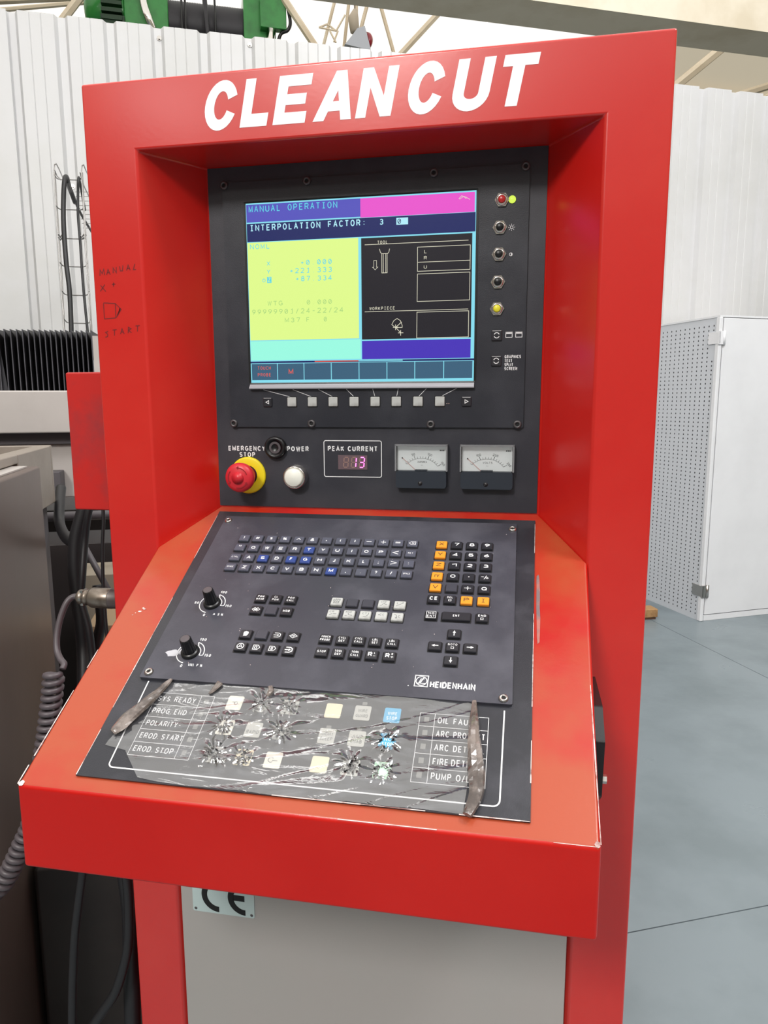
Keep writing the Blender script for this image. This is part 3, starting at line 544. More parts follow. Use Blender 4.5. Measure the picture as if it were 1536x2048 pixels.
# meters
CARD = mat('meter_card', (226, 230, 232), .5, em=(226, 230, 232), ems=0.0); MBODY = mat('meter_black', (40, 46, 56), .4); INK = mat('meter_ink', (60, 60, 66), .6); NEED = mat('meter_needle', (190, 120, 110), .5)
def meter(cx, name, lab, unit, nums, needle, label):
    g = G(); x0, x1, y0, y1 = cx-.0395, cx+.0395, 1.3716, 1.4388
    g.prism(rrect(x0, x1, y0, y1-.0395, .004), t0, .0145, 0, inset=.0008); g.prism([(x0,1.3990),(x1,1.3990),(x1,y1),(x0,y1)], t0, .0045, 0)
    m = tag(g.build(name, MBODY, inst), label)
    g = G(); g.poly([(x0+.002,1.3992),(x1-.002,1.3992),(x1-.002,y1-.003),(x0+.002,y1-.003)], .0062); g.build('dial_card', CARD, m)
    # dial print
    g = G(); z = .0064; c = (cx, 1.3890)
    a0, a1 = 148, 32; n = len(nums)-1; r = .0335
    def pt(a, rr): return (c[0]+rr*cos(radians(a)), c[1]+rr*.86*sin(radians(a))+.0035)
    g.stroke([pt(a0+(a1-a0)*k/30, r-.0045) for k in range(2, 31)], .00035, z)
    for k in range(1, 16): a = a0+(a1-a0)*k/15; g.stroke([pt(a, r-.0045), pt(a, r-(.001 if k % 5 else -.0015))], .00045 if k % 5 else .0007, z)
    for k, t in enumerate(nums):
        if t: a = a0+(a1-a0)*k/n; x, y = pt(a, r+.0035); g.text(t, x, y-.0012, .0036, z, 0, rot=radians(a-90)*.8)
    g.text(unit, cx+.001, 1.4105, .0028, z, 0, wd=.0145); g.text('a.c.', cx+.001, 1.4065, .0018, z, 0)
    g.text('WK', x1-.009, y1-.0095, .002, z, 0) if False else None
    for dx in (0, .0025, .005): g.poly([(x1-.0115+dx, y1-.010), (x1-.0098+dx, y1-.010), (x1-.0098+dx, y1-.008), (x1-.0115+dx, y1-.008)], z)
    g.build('dial_print', INK, m)
    g = G(); g.stroke([(cx-.009, 1.3995), needle], .0006, .0072, 0); g.disc(needle, .0011, .0072, 1, 10); g.build('needle', [NEED, INK], m)
    g = G(); g.prism([(cx-.009,1.3988),(cx+.009,1.3988),(cx+.009,1.4008),(cx-.009,1.4008)], .0062, .0150); g.build('pivot_cover', MBODY, m)
    g = G(); g.prism(rrect(x0-.0005, x1+.001, 1.3985, y1+.0005, .002, 2), .0045, .0155, 0, inset=.001); g.build('clear_cover', CLEAR, m)
    g = G(); FR = .0016
    for a, b, c2, e in ((x0-.0005,x1+.001,y1-.0022,y1+.0005),(x0-.0005,x0+.0014,1.3985,y1),(x1-.0014,x1+.001,1.3985,y1)): g.prism([(a,c2),(b,c2),(b,e),(a,e)], .0045, .0157)
    g.build('cover_rim', CRIM, m)
    g = G(); g.lathe([(0,.0160),(.0025,.0158),(.0034,.0147)], 16); g.stroke([(-.0024,-.0012),(.0024,.0012)], .0007, .0162, 1); g.build('screw', [BLACK, SCR], m, loc=(cx-.001, 1.3797, 0))
CRIM = mat('clear_rim_plastic', (170, 172, 176), .12, coat=1, alpha=.55)
meter(.0777, 'ammeter', 'A', 'AMPERES', ['', '50', '100', '150'], (.0480, 1.4180), 'AMPERES dial meter, left of the two')
meter(.1770, 'voltmeter', 'V', 'VOLTS', ['', '100', '200', '300'], (.1480, 1.4180), 'VOLTS dial meter, right of the two')

# --- console plates
g = G(); g.prism([(-.2500,-.0190),(-.2455,-.4940),(.2435,-.4940),(.2505,-.0215)], .0008, .0026); bpl = g.build('console_backplate', KBB, cab, M=MC)
g = G()
def worn(pts, w0, z, n=60, gap=.25, seed=1):      # thin broken strip of bare metal along an edge
    random.seed(seed); P = [Vector(p) for p in pts]
    for i in range(len(P)-1):
        t = 0
        while t < 1:
            L = random.uniform(.03, .2); t1 = min(1, t+L)
            if random.random() > gap: a = P[i].lerp(P[i+1], t); b = P[i].lerp(P[i+1], t1); g.stroke([a, b], w0*random.uniform(.6, 1.4), z)
            t = t1
worn([(-.2452,-.493),(-.2470,-.30)], .0009, .0028, gap=.1); worn([(-.2470,-.30),(-.2496,-.03)], .0006, .0028, gap=.5, seed=3); worn([(.2431,-.493),(.2470,-.25)], .0009, .0028, gap=.3, seed=4); worn([(-.02,-.4936),(.243,-.4936)], .0009, .0028, gap=.15, seed=5); worn([(.2470,-.25),(.2500,-.03)], .0006, .0028, gap=.5, seed=6)
g.build('worn_edge', CHIP, bpl)['kind'] = 'stuff'
# keyboard unit
g = G(); g.prism(rrect(-.2310, .2235, -.3600, -.0355, .002), .0026, .0066); kb = tag(g.build('keyboard_unit', KBP, cab, M=MC, bevel=.0007, bseg=1), 'black keyboard unit with rows of small square keys')
ZK = .0067
for x, y in ((-.2235,-.0478),(.2175,-.0489),(-.2215,-.3516),(.2135,-.3528)):
    g = G(); g.lathe([(.0022,.0016),(.0026,.0030),(.0045,.0028),(.0056,.0012),(.0058,0)], 16); g.disc((0, 0), .0023, .0016, 1, 6); g.build('screw', [STEEL, BLACKM], kb, loc=(x, y, ZK))
px, KW, KH = .02148, .0152, .0136
KX = [-.1820+px*k for k in range(13)]
def T1(t, h=5.2, w=None, b=.03): return [('t', t, 0, .2, h, w, b)]
def T2(a, b_, h=3.6, wa=None, wb_=None): return [('t', a, 0, 2.6, h, wa, .02), ('t', b_, 0, -2.4, h, wb_, .02)]
rows = [(.0912, ['!', '#', '$', '%', '^', '&', '*', '(', ')', '-', '+', '=', 'DEL']),
        (.1134, ['"', 'Q', 'W', 'E', 'R', 'T', 'Y', 'U', 'I', 'O', 'P', '<', 'RET']),
        (.1354, ['CTRL', 'A', 'S', 'D', 'F', 'G', 'H', 'J', 'K', 'L', ';', '>', ':']),
        (.1567, ['SPACE', 'Z', 'X', 'C', 'V', 'B', 'N', 'M', ',', '.', '?', '/', 'SPACE'])]
for t, ks in rows:
    for k, c_ in enumerate(ks):
        if c_ == 'DEL': ops = [('s', [(-5,0),(-2,3),(4.6,3),(4.6,-3),(-2,-3)], .7, 1), ('s', [(-1,-1.6),(2.6,1.6)], .8), ('s', [(-1,1.6),(2.6,-1.6)], .8)]
        elif c_ in ('RET', 'CTRL', 'SPACE'): ops = T1(c_, 3.1, 10 if c_ != 'RET' else 7.5, .01)
        elif c_ in '-': ops = [('s', [(-3.8,0),(3.8,0)], 1.1)]
        elif c_ == '+': ops = [('s', [(-3.8,0),(3.8,0)], .9), ('s', [(0,-3.6),(0,3.6)], .9)]
        elif c_ == '=': ops = [('s', [(-3.6,1),(3.6,1)], 1.0), ('s', [(-3.6,-1),(3.6,-1)], 1.0)]
        elif c_ == '*': ops = [('t', c_, 0, -2.2, 6, None, .03)]
        elif c_ in '<>': sg = 1 if c_ == '<' else -1; ops = [('s', [(4*sg,3.2),(-4*sg,0),(4*sg,-3.2)], 1.1)]
        elif c_ == '^': ops = [('s', [(-3.2,-1),(0,2),(3.2,-1)], 1.0)]
        elif c_ == '"': ops = [('s', [(-1.2,1.5),(-1.2,4.5)], 1.1), ('s', [(1.2,1.5),(1.2,4.5)], 1.1)]
        elif c_ in ',.': ops = [('t', c_, 0, 0, 6, None, .03)]
        else: ops = T1(c_, 6.0, 6.4 if c_ in 'QWERTYUOPASDGHKZXCVBNM&%#' else None, .03)
        blue = c_ in ('T', 'S', 'F', 'G', 'M') and len(c_) == 1
        o = keyobj(kb, KX[k], -t, ZK, KW, KH, KEYB if blue else KEYA, WHT, ops, .0034)
        if blue: o['label'] = 'blue %s key' % c_
NX = [.1182, .1398, .1614, .1831]
num = [(.0915, ['X', '7', '8', '9']), (.1138, ['Y', '4', '5', '6']), (.1358, ['Z', '1', '2', '3']), (.1582, ['IV', '0', '.', '-/+']), (.1802, ['V', '', 'dia', 'Q']), (.2022, ['CE', 'DEL', 'P', 'I'])]
for t, ks in num:
    for k, c_ in enumerate(ks):
        org = c_ in ('X', 'Y', 'Z', 'IV', 'V', 'P', 'I')
        if c_ == 'dia': ops = [('s', [(-4.5,0),(4.5,0)], .8), ('s', [(0,-3.5),(0,3.5)], .9), ('p', [(-2.4,0),(-1,1.2),(-1,-1.2)]), ('p', [(2.4,0),(1,1.2),(1,-1.2)])]
        elif c_ == '.': ops = [('p', [(-.8,-.8),(.8,-.8),(.8,.8),(-.8,.8)])]
        elif c_ == '-/+': ops = [('s', [(-5,1.2),(-1.5,1.2)], .9), ('s', [(-1.2,-3.4),(2,3.4)], .9), ('s', [(.8,-1),(5,-1)], .9), ('s', [(2.9,-3),(2.9,1)], .9)]
        elif c_ == 'DEL': ops = [('t', 'DEL', 0, 3, 3.2, 7.5, .01), ('s', [(-1.6,-3.6),(1.6,-3.6),(1.6,-.6),(-1.6,-.6)], .6, 1)]
        elif c_ == '': ops = []
        elif c_ == 'CE': ops = T1('CE', 6.4, 10.5, .03)
        elif c_ in ('I', 'IV') : ops = [('t', c_, 0, 0, 6, None, .01)]+([('s', [(-1.8,3),(1.8,3)], .7), ('s', [(-1.8,-3),(1.8,-3)], .7)] if c_ == 'I' else [])
        else: ops = T1(c_, 6.4, 7.2, .03 if not org else .01)
        o = keyobj(kb, NX[k], -t, ZK, KW, KH+.0005, KEYO if org else (KEY if c_ != '' else KEYL), DKP if org else WHT, ops, .0038)
        if org: o['label'] = 'orange %s key' % c_
keyobj(kb, .1182, -.2318, ZK, KW, KH+.0005, KEY, WHT, T2('NO', 'ENT', 3.6, 8, 10)+[('s', [(-6,-5.6),(6,-5.6),(6,5.6),(-6,5.6)], .6, 1)], .0038)
keyobj(kb, .1504, -.2318, ZK, .0365, KH+.0005, KEY, WHT, T1('ENT', 3.8, 8.5, .03), .0038)
keyobj(kb, .1831, -.2320, ZK, KW, KH+.0005, KEY, WHT, [('t', 'END', 0, 2.6, 3.6, 10, .02), ('s', [(-1.6,-4.2),(1.6,-4.2),(1.6,-1.2),(-1.6,-1.2)], .6, 1)], .0038)
def arrow(a): 
    c, s_ = cos(a), sin(a); rr = lambda L: [(x*c-y*s_, x*s_+y*c) for x, y in L]
    return [('s', rr([(-4.2,0),(.8,0)]), 1.2), ('p', rr([(.4,2),(4.4,0),(.4,-2)]))]
for x, t, a in ((.1504,.2614,pi/2),(.1286,.2832,pi),(.1716,.2832,0),(.1497,.3049,-pi/2)): keyobj(kb, x, -t, ZK, .0158, .0138, KEY, WHT, arrow(a), .0038, 'arrow_key')
keyobj(kb, .1500, -.2832, ZK, .0155, .0138, KEY, WHT, [('t', 'GOTO', 0, 3, 3.2, 11.5, .01), ('s', [(-1.6,-3.8),(1.6,-3.8),(1.6,-.8),(-1.6,-.8)], .6, 1)], .0038)
diam = [('s', [(-5,0),(0,3.6),(5,0),(0,-3.6)], .8, 1)]; pgm = [('s', [(-4.2,-3.6),(1.8,-3.6),(4.4,0),(1.8,3.6),(-4.2,3.6)], .9, 1)]
PX = [-.1167, -.0953, -.0740, -.0526]
KK = [(PX[0], .2165, KEY, T2('PGM', 'NAME', 3.4, 9, 11)), (PX[1], .2163, KEY, T2('CL', 'PGM', 3.4, 5, 9)), (PX[2], .2165, KEY, T2('PGM', 'CALL', 3.4, 9, 10)),
      (PX[0], .2387, KEY, [('s', [(-5.4,0),(-1.6,3.2),(1.8,0),(-1.6,-3.2)], .7, 1), ('s', [(-1.4,0),(2.2,3.2),(5.6,0),(2.2,-3.2)], .7, 1), ('p', [(-2.8,1.2),(2,1.2),(3.4,0),(2,-1.2),(-2.8,-1.2)])]), (PX[1], .2386, KEYL, []), (PX[2], .2388, KEY, T1('MOD', 3.8, 9.5, .02)),
      (PX[0], .2822, KEY, [('p', [(-2.6,-4),(2,-4),(3.6,-1),(3.8,2),(2.8,2.6),(2.2,4),(1,3.4),(0,4.4),(-1,3.4),(-2.2,3.6),(-3.2,0),(-2.2,-1.2)]), ]), (PX[1], .2819, KEYL, []), (PX[2], .2818, KEY, [('s', [(-4,3.4),(1.5,3.4),(4,1.8),(4,-1.8),(1.5,-3.4),(-4,-3.4)], .9), ('s', [(-5,0),(.5,0)], .9), ('p', [(0,1.8),(2.6,0),(0,-1.8)])]),
      (PX[3], .2816, KEY, diam+[('s', [(-2.6,0),(0,0)], .9), ('p', [(0,1.6),(2.4,0),(0,-1.6)])]),
      (PX[0], .3036, KEY, [('r', 0, 0, 3.9, 4.9), ('r', 0, 0, 1, 1.8), ('s', [(0,1.4),(0,4)], .9), ('s', [(-1.2,-.7),(-3.4,-2)], .9), ('s', [(1.2,-.7),(3.4,-2)], .9)]), (PX[1], .3040, KEY, pgm+[('s', [(-2.2,-1.8),(.6,-1.8),(.6,1.8),(-2.2,1.8)], .9, 1)]),
      (PX[2], .3044, KEY, pgm+[('s', [(-2.4,1.6),(.8,1.6)], .9), ('s', [(-2.4,0),(.8,0)], .9), ('s', [(-2.4,-1.6),(.8,-1.6)], .9)]), (PX[3], .3048, KEY, [('s', [(-4,4),(1.5,4),(4.6,2),(4.6,-2),(1.5,-4),(-4,-4)], 1.4), ('s', [(-5,0),(.5,0)], 1.4), ('p', [(0,2.2),(3,0),(0,-2.2)])])]
WX = [-.0103, .0111, .0325, .0537, .0752]
ln = lambda *p: ('s', list(p), .6)
KK += [(WX[0], .2160, KEYG, T2('APPR', 'DEP', 3.2, 10, 8)+[ln((-5,.2),(5,.2))]), (WX[1], .2166, KEYL, []), (WX[2], .2166, KEYL, []), (WX[3], .2165, KEYG, [('t', 'CHF', 0, 3.2, 2.8, 8, 0), ln((-5,-3.4),(-2,-3.4)), ln((-2,-2),(1,1),(2,-1),(5,-1))]), (WX[4], .2168, KEYG, [('t', 'L', -3, 2.4, 3.4, None, 0), ln((-4.6,-3),(4.6,3.4)), ln((3,3.6),(5,3.6))]),
       (WX[0]-.0002, .2383, KEYG, [('t', 'CR', -2, 3, 3, 6, 0), ln((-4.5,-3.2),(-1,-1)), ln((0,-1),(5,-.6))]), (WX[1]-.0002, .2381, KEYG, [('t', 'RND', -.5, 3.2, 2.8, 8, 0), ln((-5,-3.4),(-2,-3.4)), ln((-1,1.2),(0,-1.6),(5,-2.6))]), (WX[2], .2380, KEYG, [('t', 'CT', -1, 2.2, 3.2, 6, 0), ln((-2,-4),(2,-2.6),(4.4,1),(4.6,3.6))]), (WX[3], .2379, KEYG, [('t', 'CC', 1, 1.5, 3.2, 6, 0), ln((-4,1),(-2,1)), ln((-3,0),(-3,2))]), (WX[4]-.0002, .2383, KEYG, [('t', 'C', 2.6, 0, 4.2, None, 0), ln((-4.4,3.6),(-2,2.8),(-.8,.4),(-1.2,-3)), ln((-2.6,-1.6),(-1.2,-3.4),(0,-1.6))])]
for k, (x, t, a, b) in enumerate(((WX[0], .2820, 'TOUCH', 'PROBE'), (WX[1]+.0002, .2824, 'CYCL', 'DEF'), (WX[2], .2820, 'CYCL', 'CALL'), (WX[3]-.0002, .2822, 'LBL', 'SET'), (WX[4]-.0002, .2826, 'LBL', 'CALL'),
                                  (WX[1]-.0002, .3040, 'TOOL', 'DEF'), (WX[2]-.0004, .3039, 'TOOL', 'CALL'))): KK.append((x, t, KEY, T2(a, b, 3.4, 2.4*len(a), 2.6*len(b))))
KK += [(WX[0], .3039, KEY, T1('STOP', 3.6, 11, .02)), (WX[3]-.0006, .3038, KEY, [('t', 'R', -2, .4, 6.6, 5.4, .03), ('t', 'L', 3.6, 2.6, 3, None, .02), ln((2,-2),(5,-2))]), (WX[4]-.0004, .3042, KEY, [('t', 'R', -2, .4, 6.6, 5.4, .03), ('t', 'R', 3.6, 2.8, 3, None, .02), ln((2,-1.6),(5.4,-1.6)), ln((3.7,-3.2),(3.7,0))])]
for x, t, m, ops in KK: keyobj(kb, x, -t, ZK, KW, KH+.0004, m, GYP if m is KEYG else WHT, ops, .0036)
# logo and maker's name
g = G(); zq = ZK+.0002
frame_lines(g, .1105, .1258, -.3440, -.3282, .0011, zq, 0); g.ring((.1182,-.3361), .0058, .0069, zq, 0); g.stroke([(.1148,-.3405),(.1175,-.3330),(.1215,-.3330)], .0010, zq); g.stroke([(.1205,-.3312),(.1165,-.3395)], .0014, zq); g.stroke([(.1130,-.3395),(.1235,-.3395)], .0008, zq)
g.text('HEIDENHAIN', .1285, -.3446, .0092, zq, 0, wd=.0528, al='l', bold=.022, gp=-.16); g.disc((.1035,-.3440), .0007, zq, 0, 8)
g.build('maker_lettering', WHT, kb)
# rotary override knobs
for x, y, tx, sc in ((-.1835, -.2290, 'n S %', 'spindle'), (-.1805, -.3165, '%F %', 'feed')):
    g = G(); g.lathe([(.0118,0),(.0118,.0030),(.0104,.0042),(.0090,.0050)], 32); kn = tag(g.build('rotary_knob', BLACK, kb, loc=(x, y, ZK)), None)
    g = G(); prof = []; n = 36; vs = []
    for zz, rr in ((.004,.0090),(.025,.0072),(.0262,.0065)):
        for k in range(n): r_ = rr*(1 if k % 3 else .93); vs.append((r_*cos(2*pi*k/n), r_*sin(2*pi*k/n), zz))
    g.add(vs, [(a*n+k, a*n+(k+1) % n, (a+1)*n+(k+1) % n, (a+1)*n+k) for a in range(2) for k in range(n)]); g.add([vs[2*n+k] for k in range(n)], [tuple(range(n))]); g.build('cap', BLACK, kn)
    g = G(); g.lathe([(0,.0266),(.0040,.0266),(.0058,.0263)], 24); g.build('cap_disc', RUBG, kn)
    g = G(); z = .0002
    g.ring((0, 0), .0168, .0180, z, 0, 30, radians(-100), radians(-215)); g.stroke([(.0180*cos(radians(a)), .0180*sin(radians(a))) for a in range(75, -11, -5)], .0012, z)
    g.stroke([(.0125*cos(radians(a))+.0008, .0125*sin(radians(a))) for a in range(60, -16, -5)], .0012, z); g.stroke([(.0180*cos(radians(-10)), .0180*sin(radians(-10))), (.0130, -.0033)], .0009, z); g.stroke([(.0180*cos(radians(75)), .0180*sin(radians(75))), (.0070, .0112)], .0016, z)
    g.text('100', .0090, .0205, .0044, z, 0, bold=.02); g.text('150', .0245, -.0050, .0044, z, 0, bold=.02); g.text('50', -.0225, -.002, .0044, z, 0, bold=.02); g.text('0', -.0035, -.0240, .0044, z, 0, bold=.02)
    if sc == 'spindle': g.text('n', .0100, -.0215, .0050, z, 0, bold=.02); g.text('S %', .0190, -.0215, .0040, z, 0, bold=.02)
    else:
        for k in range(4): g.stroke([(.0050+.0020*k, -.0175), (.0062+.0020*k, -.0215)], .0009, z)
        g.text('F %', .0200, -.0215, .0040, z, 0, bold=.02)
    g.build('dial_scale', WHT, kn)
g = G()
for cx, cy, sx, sy in ((-.2040, -.3190, .0092, .0062), (-.1940, -.3165, .0030, .0050)):
    g.poly([(cx+sx*cos(k*pi/6)*random.uniform(.6, 1.1), cy+sy*sin(k*pi/6)*random.uniform(.6, 1.2)) for k in range(12)], ZK+.0003)
g.build('bare_patch', mat('bare_grey_plastic', (188, 188, 194), .6), kb)['kind'] = 'stuff'; g = G()
random.seed(11)
for k in range(40): x, y, r_ = random.uniform(-.22, .21), random.uniform(-.35, -.06), random.uniform(.0002, .0006); g.disc((x, y), r_, ZK+.0002, 0, 6)
g.build('paint_specks', CHIP, kb)['kind'] = 'stuff'

# --- membrane strip under the keyboard
ZM = .0028
g = G(); wl_ = .0013
pth = [(-.2185,-.3620)]+[(-.2140+.006-.006*cos(a), -.4745-.006*sin(a)) for a in [pi/2*k/6 for k in range(7)]]+[(.2065+.007*sin(a), -.4745-.007*cos(a)) for a in [pi/2*k/6 for k in range(7)]]+[(.2150,-.3660)]
g.stroke(pth, .0016, ZM)
lw2 = .0006
def ln2(a, b, w_=lw2): g.stroke([a, b], w_, ZM)
TL = [-.3775, -.3947, -.4120, -.4292, -.4463, -.4635]
for y in TL: ln2((-.1985, y), (-.1255, y)); ln2((.1218, y), (.1982, y))
for x in (-.1985, -.1420, -.1255, .1218, .1387, .1982): ln2((x, TL[0]), (x, TL[-1]))
for k, t in enumerate(('SYS. READY', 'PROG. END', 'POLARITY-', 'EROD. START', 'EROD. STOP')): g.text(t, -.1948, TL[k+1]+.0052, .0072, ZM, 0, al='l', wd=.0048*len(t), bold=.005)
for k, t in enumerate(('OIL  FAULT', 'ARC  PROTECT', 'ARC  DETECT.', 'FIRE DETECT.', 'PUMP  O/L')): g.text(t, .1420, TL[k+1]+.0050, .0078, ZM, 0, al='l', wd=.00445*len(t), bold=.005)
g.build('printed_lines', WHT, bpl)
LED = mat('dim_indicator', (128, 128, 126), .5)
for k in range(5):
    for x in (-.1335, .1298):
        g = G(); y = (TL[k]+TL[k+1])/2; g.poly(rrect(x-.0028, x+.0028, y-.0034, y+.0034, .0004, 1), ZM+.0001); g.build('indicator', LED, bpl)
for x, t in ((.0565, .3712), (.0565, .4065), (.0215, .4065), (-.063, .4065)):
    g = G(); g.poly(rrect(x-.0028, x+.0028, -t-.0022, -t+.0022, .0004, 1), ZM+.0001); g.build('indicator', LED, bpl)
CRM = mat('cream_key', (232, 220, 190), .5); CRM2 = mat('pale_cream_key', (226, 222, 210), .5); BLU = mat('blue_membrane_key', (84, 172, 212), .45); GRN = mat('pale_green_key', (196, 232, 206), .5); GR2 = mat('grey_membrane_key', (186, 186, 180), .5)
BX = [-.0979, -.0640, -.0300, .0220, .0560, .0905]; BT = [.3845, .4185, .4540]
MK = {(0,0): (CRM2, [('s', [(-3,1),(0,1),(0,-2)], .6), ('r', 1.5, -.5, 1.6, 2.2)]), (1,0): (GR2, []), (2,0): (GR2, []), (3,0): (CRM, []), (4,0): (GR2, [('t', 'WIRE', 0, 3, 4, 11, 0), ('t', 'GUARD', 0, -4, 4.2, 14, 0)]), (5,0): (BLU, [('t', 'WIRE', 0, 2.4, 4.2, 11, .01), ('t', 'STOP', 0, -4, 4.6, 12, .01)]),
      (0,1): (CRM2, []), (1,1): (GR2, [('t', 'RAPID', 0, -3, 4.6, 14.5, 0)]), (2,1): (GR2, []), (3,1): (GR2, [('t', 'NIGHT', 0, 2.6, 4.4, 14, 0), ('t', 'SLEEP', 0, -3.4, 4.4, 14, 0)]), (4,1): (GR2, [('t', 'JUMP', 0, 2.6, 4.4, 12, 0), ('t', 'ENAB', 0, -3.6, 4.4, 12.5, 0)]), (5,1): (BLU, [('t', 'NC', 0, 2.6, 4.6, 8, .01), ('t', 'STOP', 0, -3.6, 4.6, 12, .01)]),
      (0,2): (GR2, []), (1,2): (CRM, []), (2,2): (CRM2, [('r', -2.5, 0, 2.6, 3.3, 40, 320), ('s', [(-1,-.6),(5,-.6)], .7)]), (3,2): (CRM, []), (4,2): (GR2, []), (5,2): (GRN, [])}
for (i, j), (m, ops) in MK.items():
    g = G(); g.prism(rrect(-.0094, .0094, -.0098, .0098, .0018, 3), 0, .0007, 0, cap0=False)
    for op in ops:
        if op[0] == 't': g.text(op[1], op[2]*.001, op[3]*.001, op[4]*.001, .0008, 1, wd=op[5]*.001, bold=op[6], vc=True)
        elif op[0] == 's': g.stroke([(a*.001, b*.001) for a, b in op[1]], op[2]*.001, .0008, 1)
        elif op[0] == 'r': g.ring((op[1]*.001, op[2]*.001), op[3]*.001, op[4]*.001, .0008, 1, 20, radians(op[5]) if len(op) > 5 else 0, radians(op[6]) if len(op) > 6 else 2*pi)
    o = g.build('membrane_key', [m, WHT if m is BLU else GYP], bpl, loc=(BX[i], -BT[j], ZM))
    if m is BLU: o['label'] = 'blue membrane key'
    if m is GRN: o['label'] = 'pale green membrane key'
    if m in (CRM, CRM2): o['label'] = 'cream membrane key'

# --- wear on the console paint
g = G(); random.seed(5)
def blob(cx, cy, rx, ry, z, mi=0, n=14, j=.35): g.poly([(cx+rx*cos(2*pi*k/n)*random.uniform(1-j, 1+j*.3), cy+ry*sin(2*pi*k/n)*random.uniform(1-j, 1+j*.3)) for k in range(n)], z, mi)
for cx, cy, rx, ry in ((-.286,-.245,.003,.0016),(-.281,-.240,.0026,.0016),(-.284,-.238,.0016,.0014),(-.2935,-.252,.0012,.0010),(-.291,-.248,.0008,.0008)): blob(cx, cy, rx, ry, .0004)
blob(.3055, -.5080, .0030, .0034, .0004); blob(-.3045, -.5085, .0036, .0036, .0004)
g.stroke([(.2535+.0022*sin(k*.5), -.137-.0127*k*.1*7.8) for k in range(0, 13)], .0002, .0002, 1)
worn([(-.3085,-.5095),(-.3125,-.30)], .0012, .0004, gap=.1, seed=12); worn([(.3085,-.508),(.3108,-.32)], .0011, .0004, gap=.1, seed=14); worn([(-.25,-.5105),(.306,-.5105)], .0007, .0004, gap=.62, seed=15)
g.build('paint_chips', CHIP, cab, M=MC)['kind'] = 'stuff'
g = G(); n = 20; g.poly([(.2530+(.0026 if k < 10 else -.0020)*sin(pi*((k % 10)+.5)/10)**.3*random.uniform(.75, 1.1), -.200+.0625*cos(2*pi*k/n)) for k in range(n)], .0005); g.build('rubbed_patch', GREYCHIP, cab, M=MC)
# --- black pull handle and bolt on the right flank
g = G(); pr = [(-.120,1.168),(-.205,1.166),(-.240,1.140),(-.232,1.072),(-.215,1.058),(-.120,1.10)]
g.prism([(y, z) for y, z in pr], 0, .011, 0)
MS = Matrix(((0,0,1,wf+.0030),(1,0,0,0),(0,1,0,0),(0,0,0,1)))
bh = g.build('side_bracket', BLACK, cab, M=MS, bevel=.003)
g = G(); g.lathe([(0,.0165),(.005,.0165),(.005,.011)], 6, smooth=False, c=(-.222, 1.088)); g.build('bolt', STEEL, bh)
# --- CE plate
g = G(); g.prism(rrect(-.2915,-.1835,.6650,.7500,.003), 0, .0012); MP = Matrix(((1,0,0,0),(0,0,-1,.0018),(0,1,0,0),(0,0,0,1)))
ce = tag(g.build('ce_plate', CEP, cab, M=MP), 'small pale metal plate marked CE')
g = G(); z = .0014
for cx in (-.2450, -.1990): g.ring((cx, .6982), .0203, .0302, z, 0, 30, radians(90), radians(270))
g.stroke([(-.2200,.6982),(-.2000,.6982)], .0105, z); g.build('ce_mark', BLACKM, ce)
for x in (-.2865, -.1885):
    g = G(); g.lathe([(0,.0022),(.0018,.0020),(.0026,.0012)], 12, c=(x, .6700)); g.build('rivet', SCR, ce)
# --- red side box on the left flank
g = G(); g.box(-.4975, -.4005, .058, .20, 1.3285, 1.5520); tag(g.build('side_box', REDB, cab, bevel=.003), 'scuffed red box on left flank')

# ============================================================ PLASTIC FILM OVER THE MEMBRANE KEYS
film = empty('plastic_film', MC @ Vector((0, -.43, 0)), 'crumpled clear plastic film taped over the lower membrane keys, torn where the buttons are', 'plastic film')
FI = film.matrix_world.copy(); film.rotation_euler = (0, 0, 0)
MFm = Matrix.Translation(-(MC @ Vector((0, -.43, 0)))) @ MC
TORN = [(-.0640,.3835,.0130),(-.0305,.3850,.0095),(-.1000,.4180,.0105),(-.0310,.4190,.0135),(-.0970,.4535,.0130),(-.0650,.4545,.0100),(.0910,.4200,.0110),(.0560,.4510,.0110),(.0915,.4555,.0100)]
HOLES = [(.0895,.4195,.0072),(.0900,.4560,.0052)]
def ridged(x, y, seed):
    y = y+.10*x
    w_ = .35*noise.noise(Vector((x*5, y*9, 3))); n1 = noise.noise(Vector((x*2.2+seed, y*24+2*w_, seed))); n3 = noise.noise(Vector((x*5+9, y*34+3*w_+x*7, 4))); n2 = noise.noise(Vector((x*8, y*30+seed, 7)))
    return .0013*max(0, 1-abs(n1)/.14)+.0007*max(0, 1-abs(n3)/.10)+.0018*n2
def film_h(x, t):
    hgt = .0042+ridged(x, t, 1.3)
    for tx, tt, r in TORN:
        dd = hypot(x-tx, t-tt); 
        if dd < r*2.2:
            q = 1-dd/(r*2.2); a = atan2(t-tt, x-tx); hgt += q*(.0022+.0022*noise.noise(Vector((3*cos(a), 3*sin(a), tx*100)))+.0016*sin(a*9+tx*200))
    return hgt
def left_edge(t):
    pts = [(.3605,-.1900),(.4300,-.2200),(.4400,-.2260),(.4550,-.2296),(.4585,-.2030),(.4900,-.1730),(.4960,-.1200)]
    for (t0_, x0_), (t1_, x1_) in zip(pts, pts[1:]):
        if t <= t1_: return x0_+(x1_-x0_)*(t-t0_)/(t1_-t0_)
    return pts[-1][1]
def right_edge(t): return .1810+.004*noise.noise(Vector((t*30, 1, 1)))-(.0 if t < .45 else (t-.45)*.05)
g = G(); NX_, NT = 260, 96; idx = {}
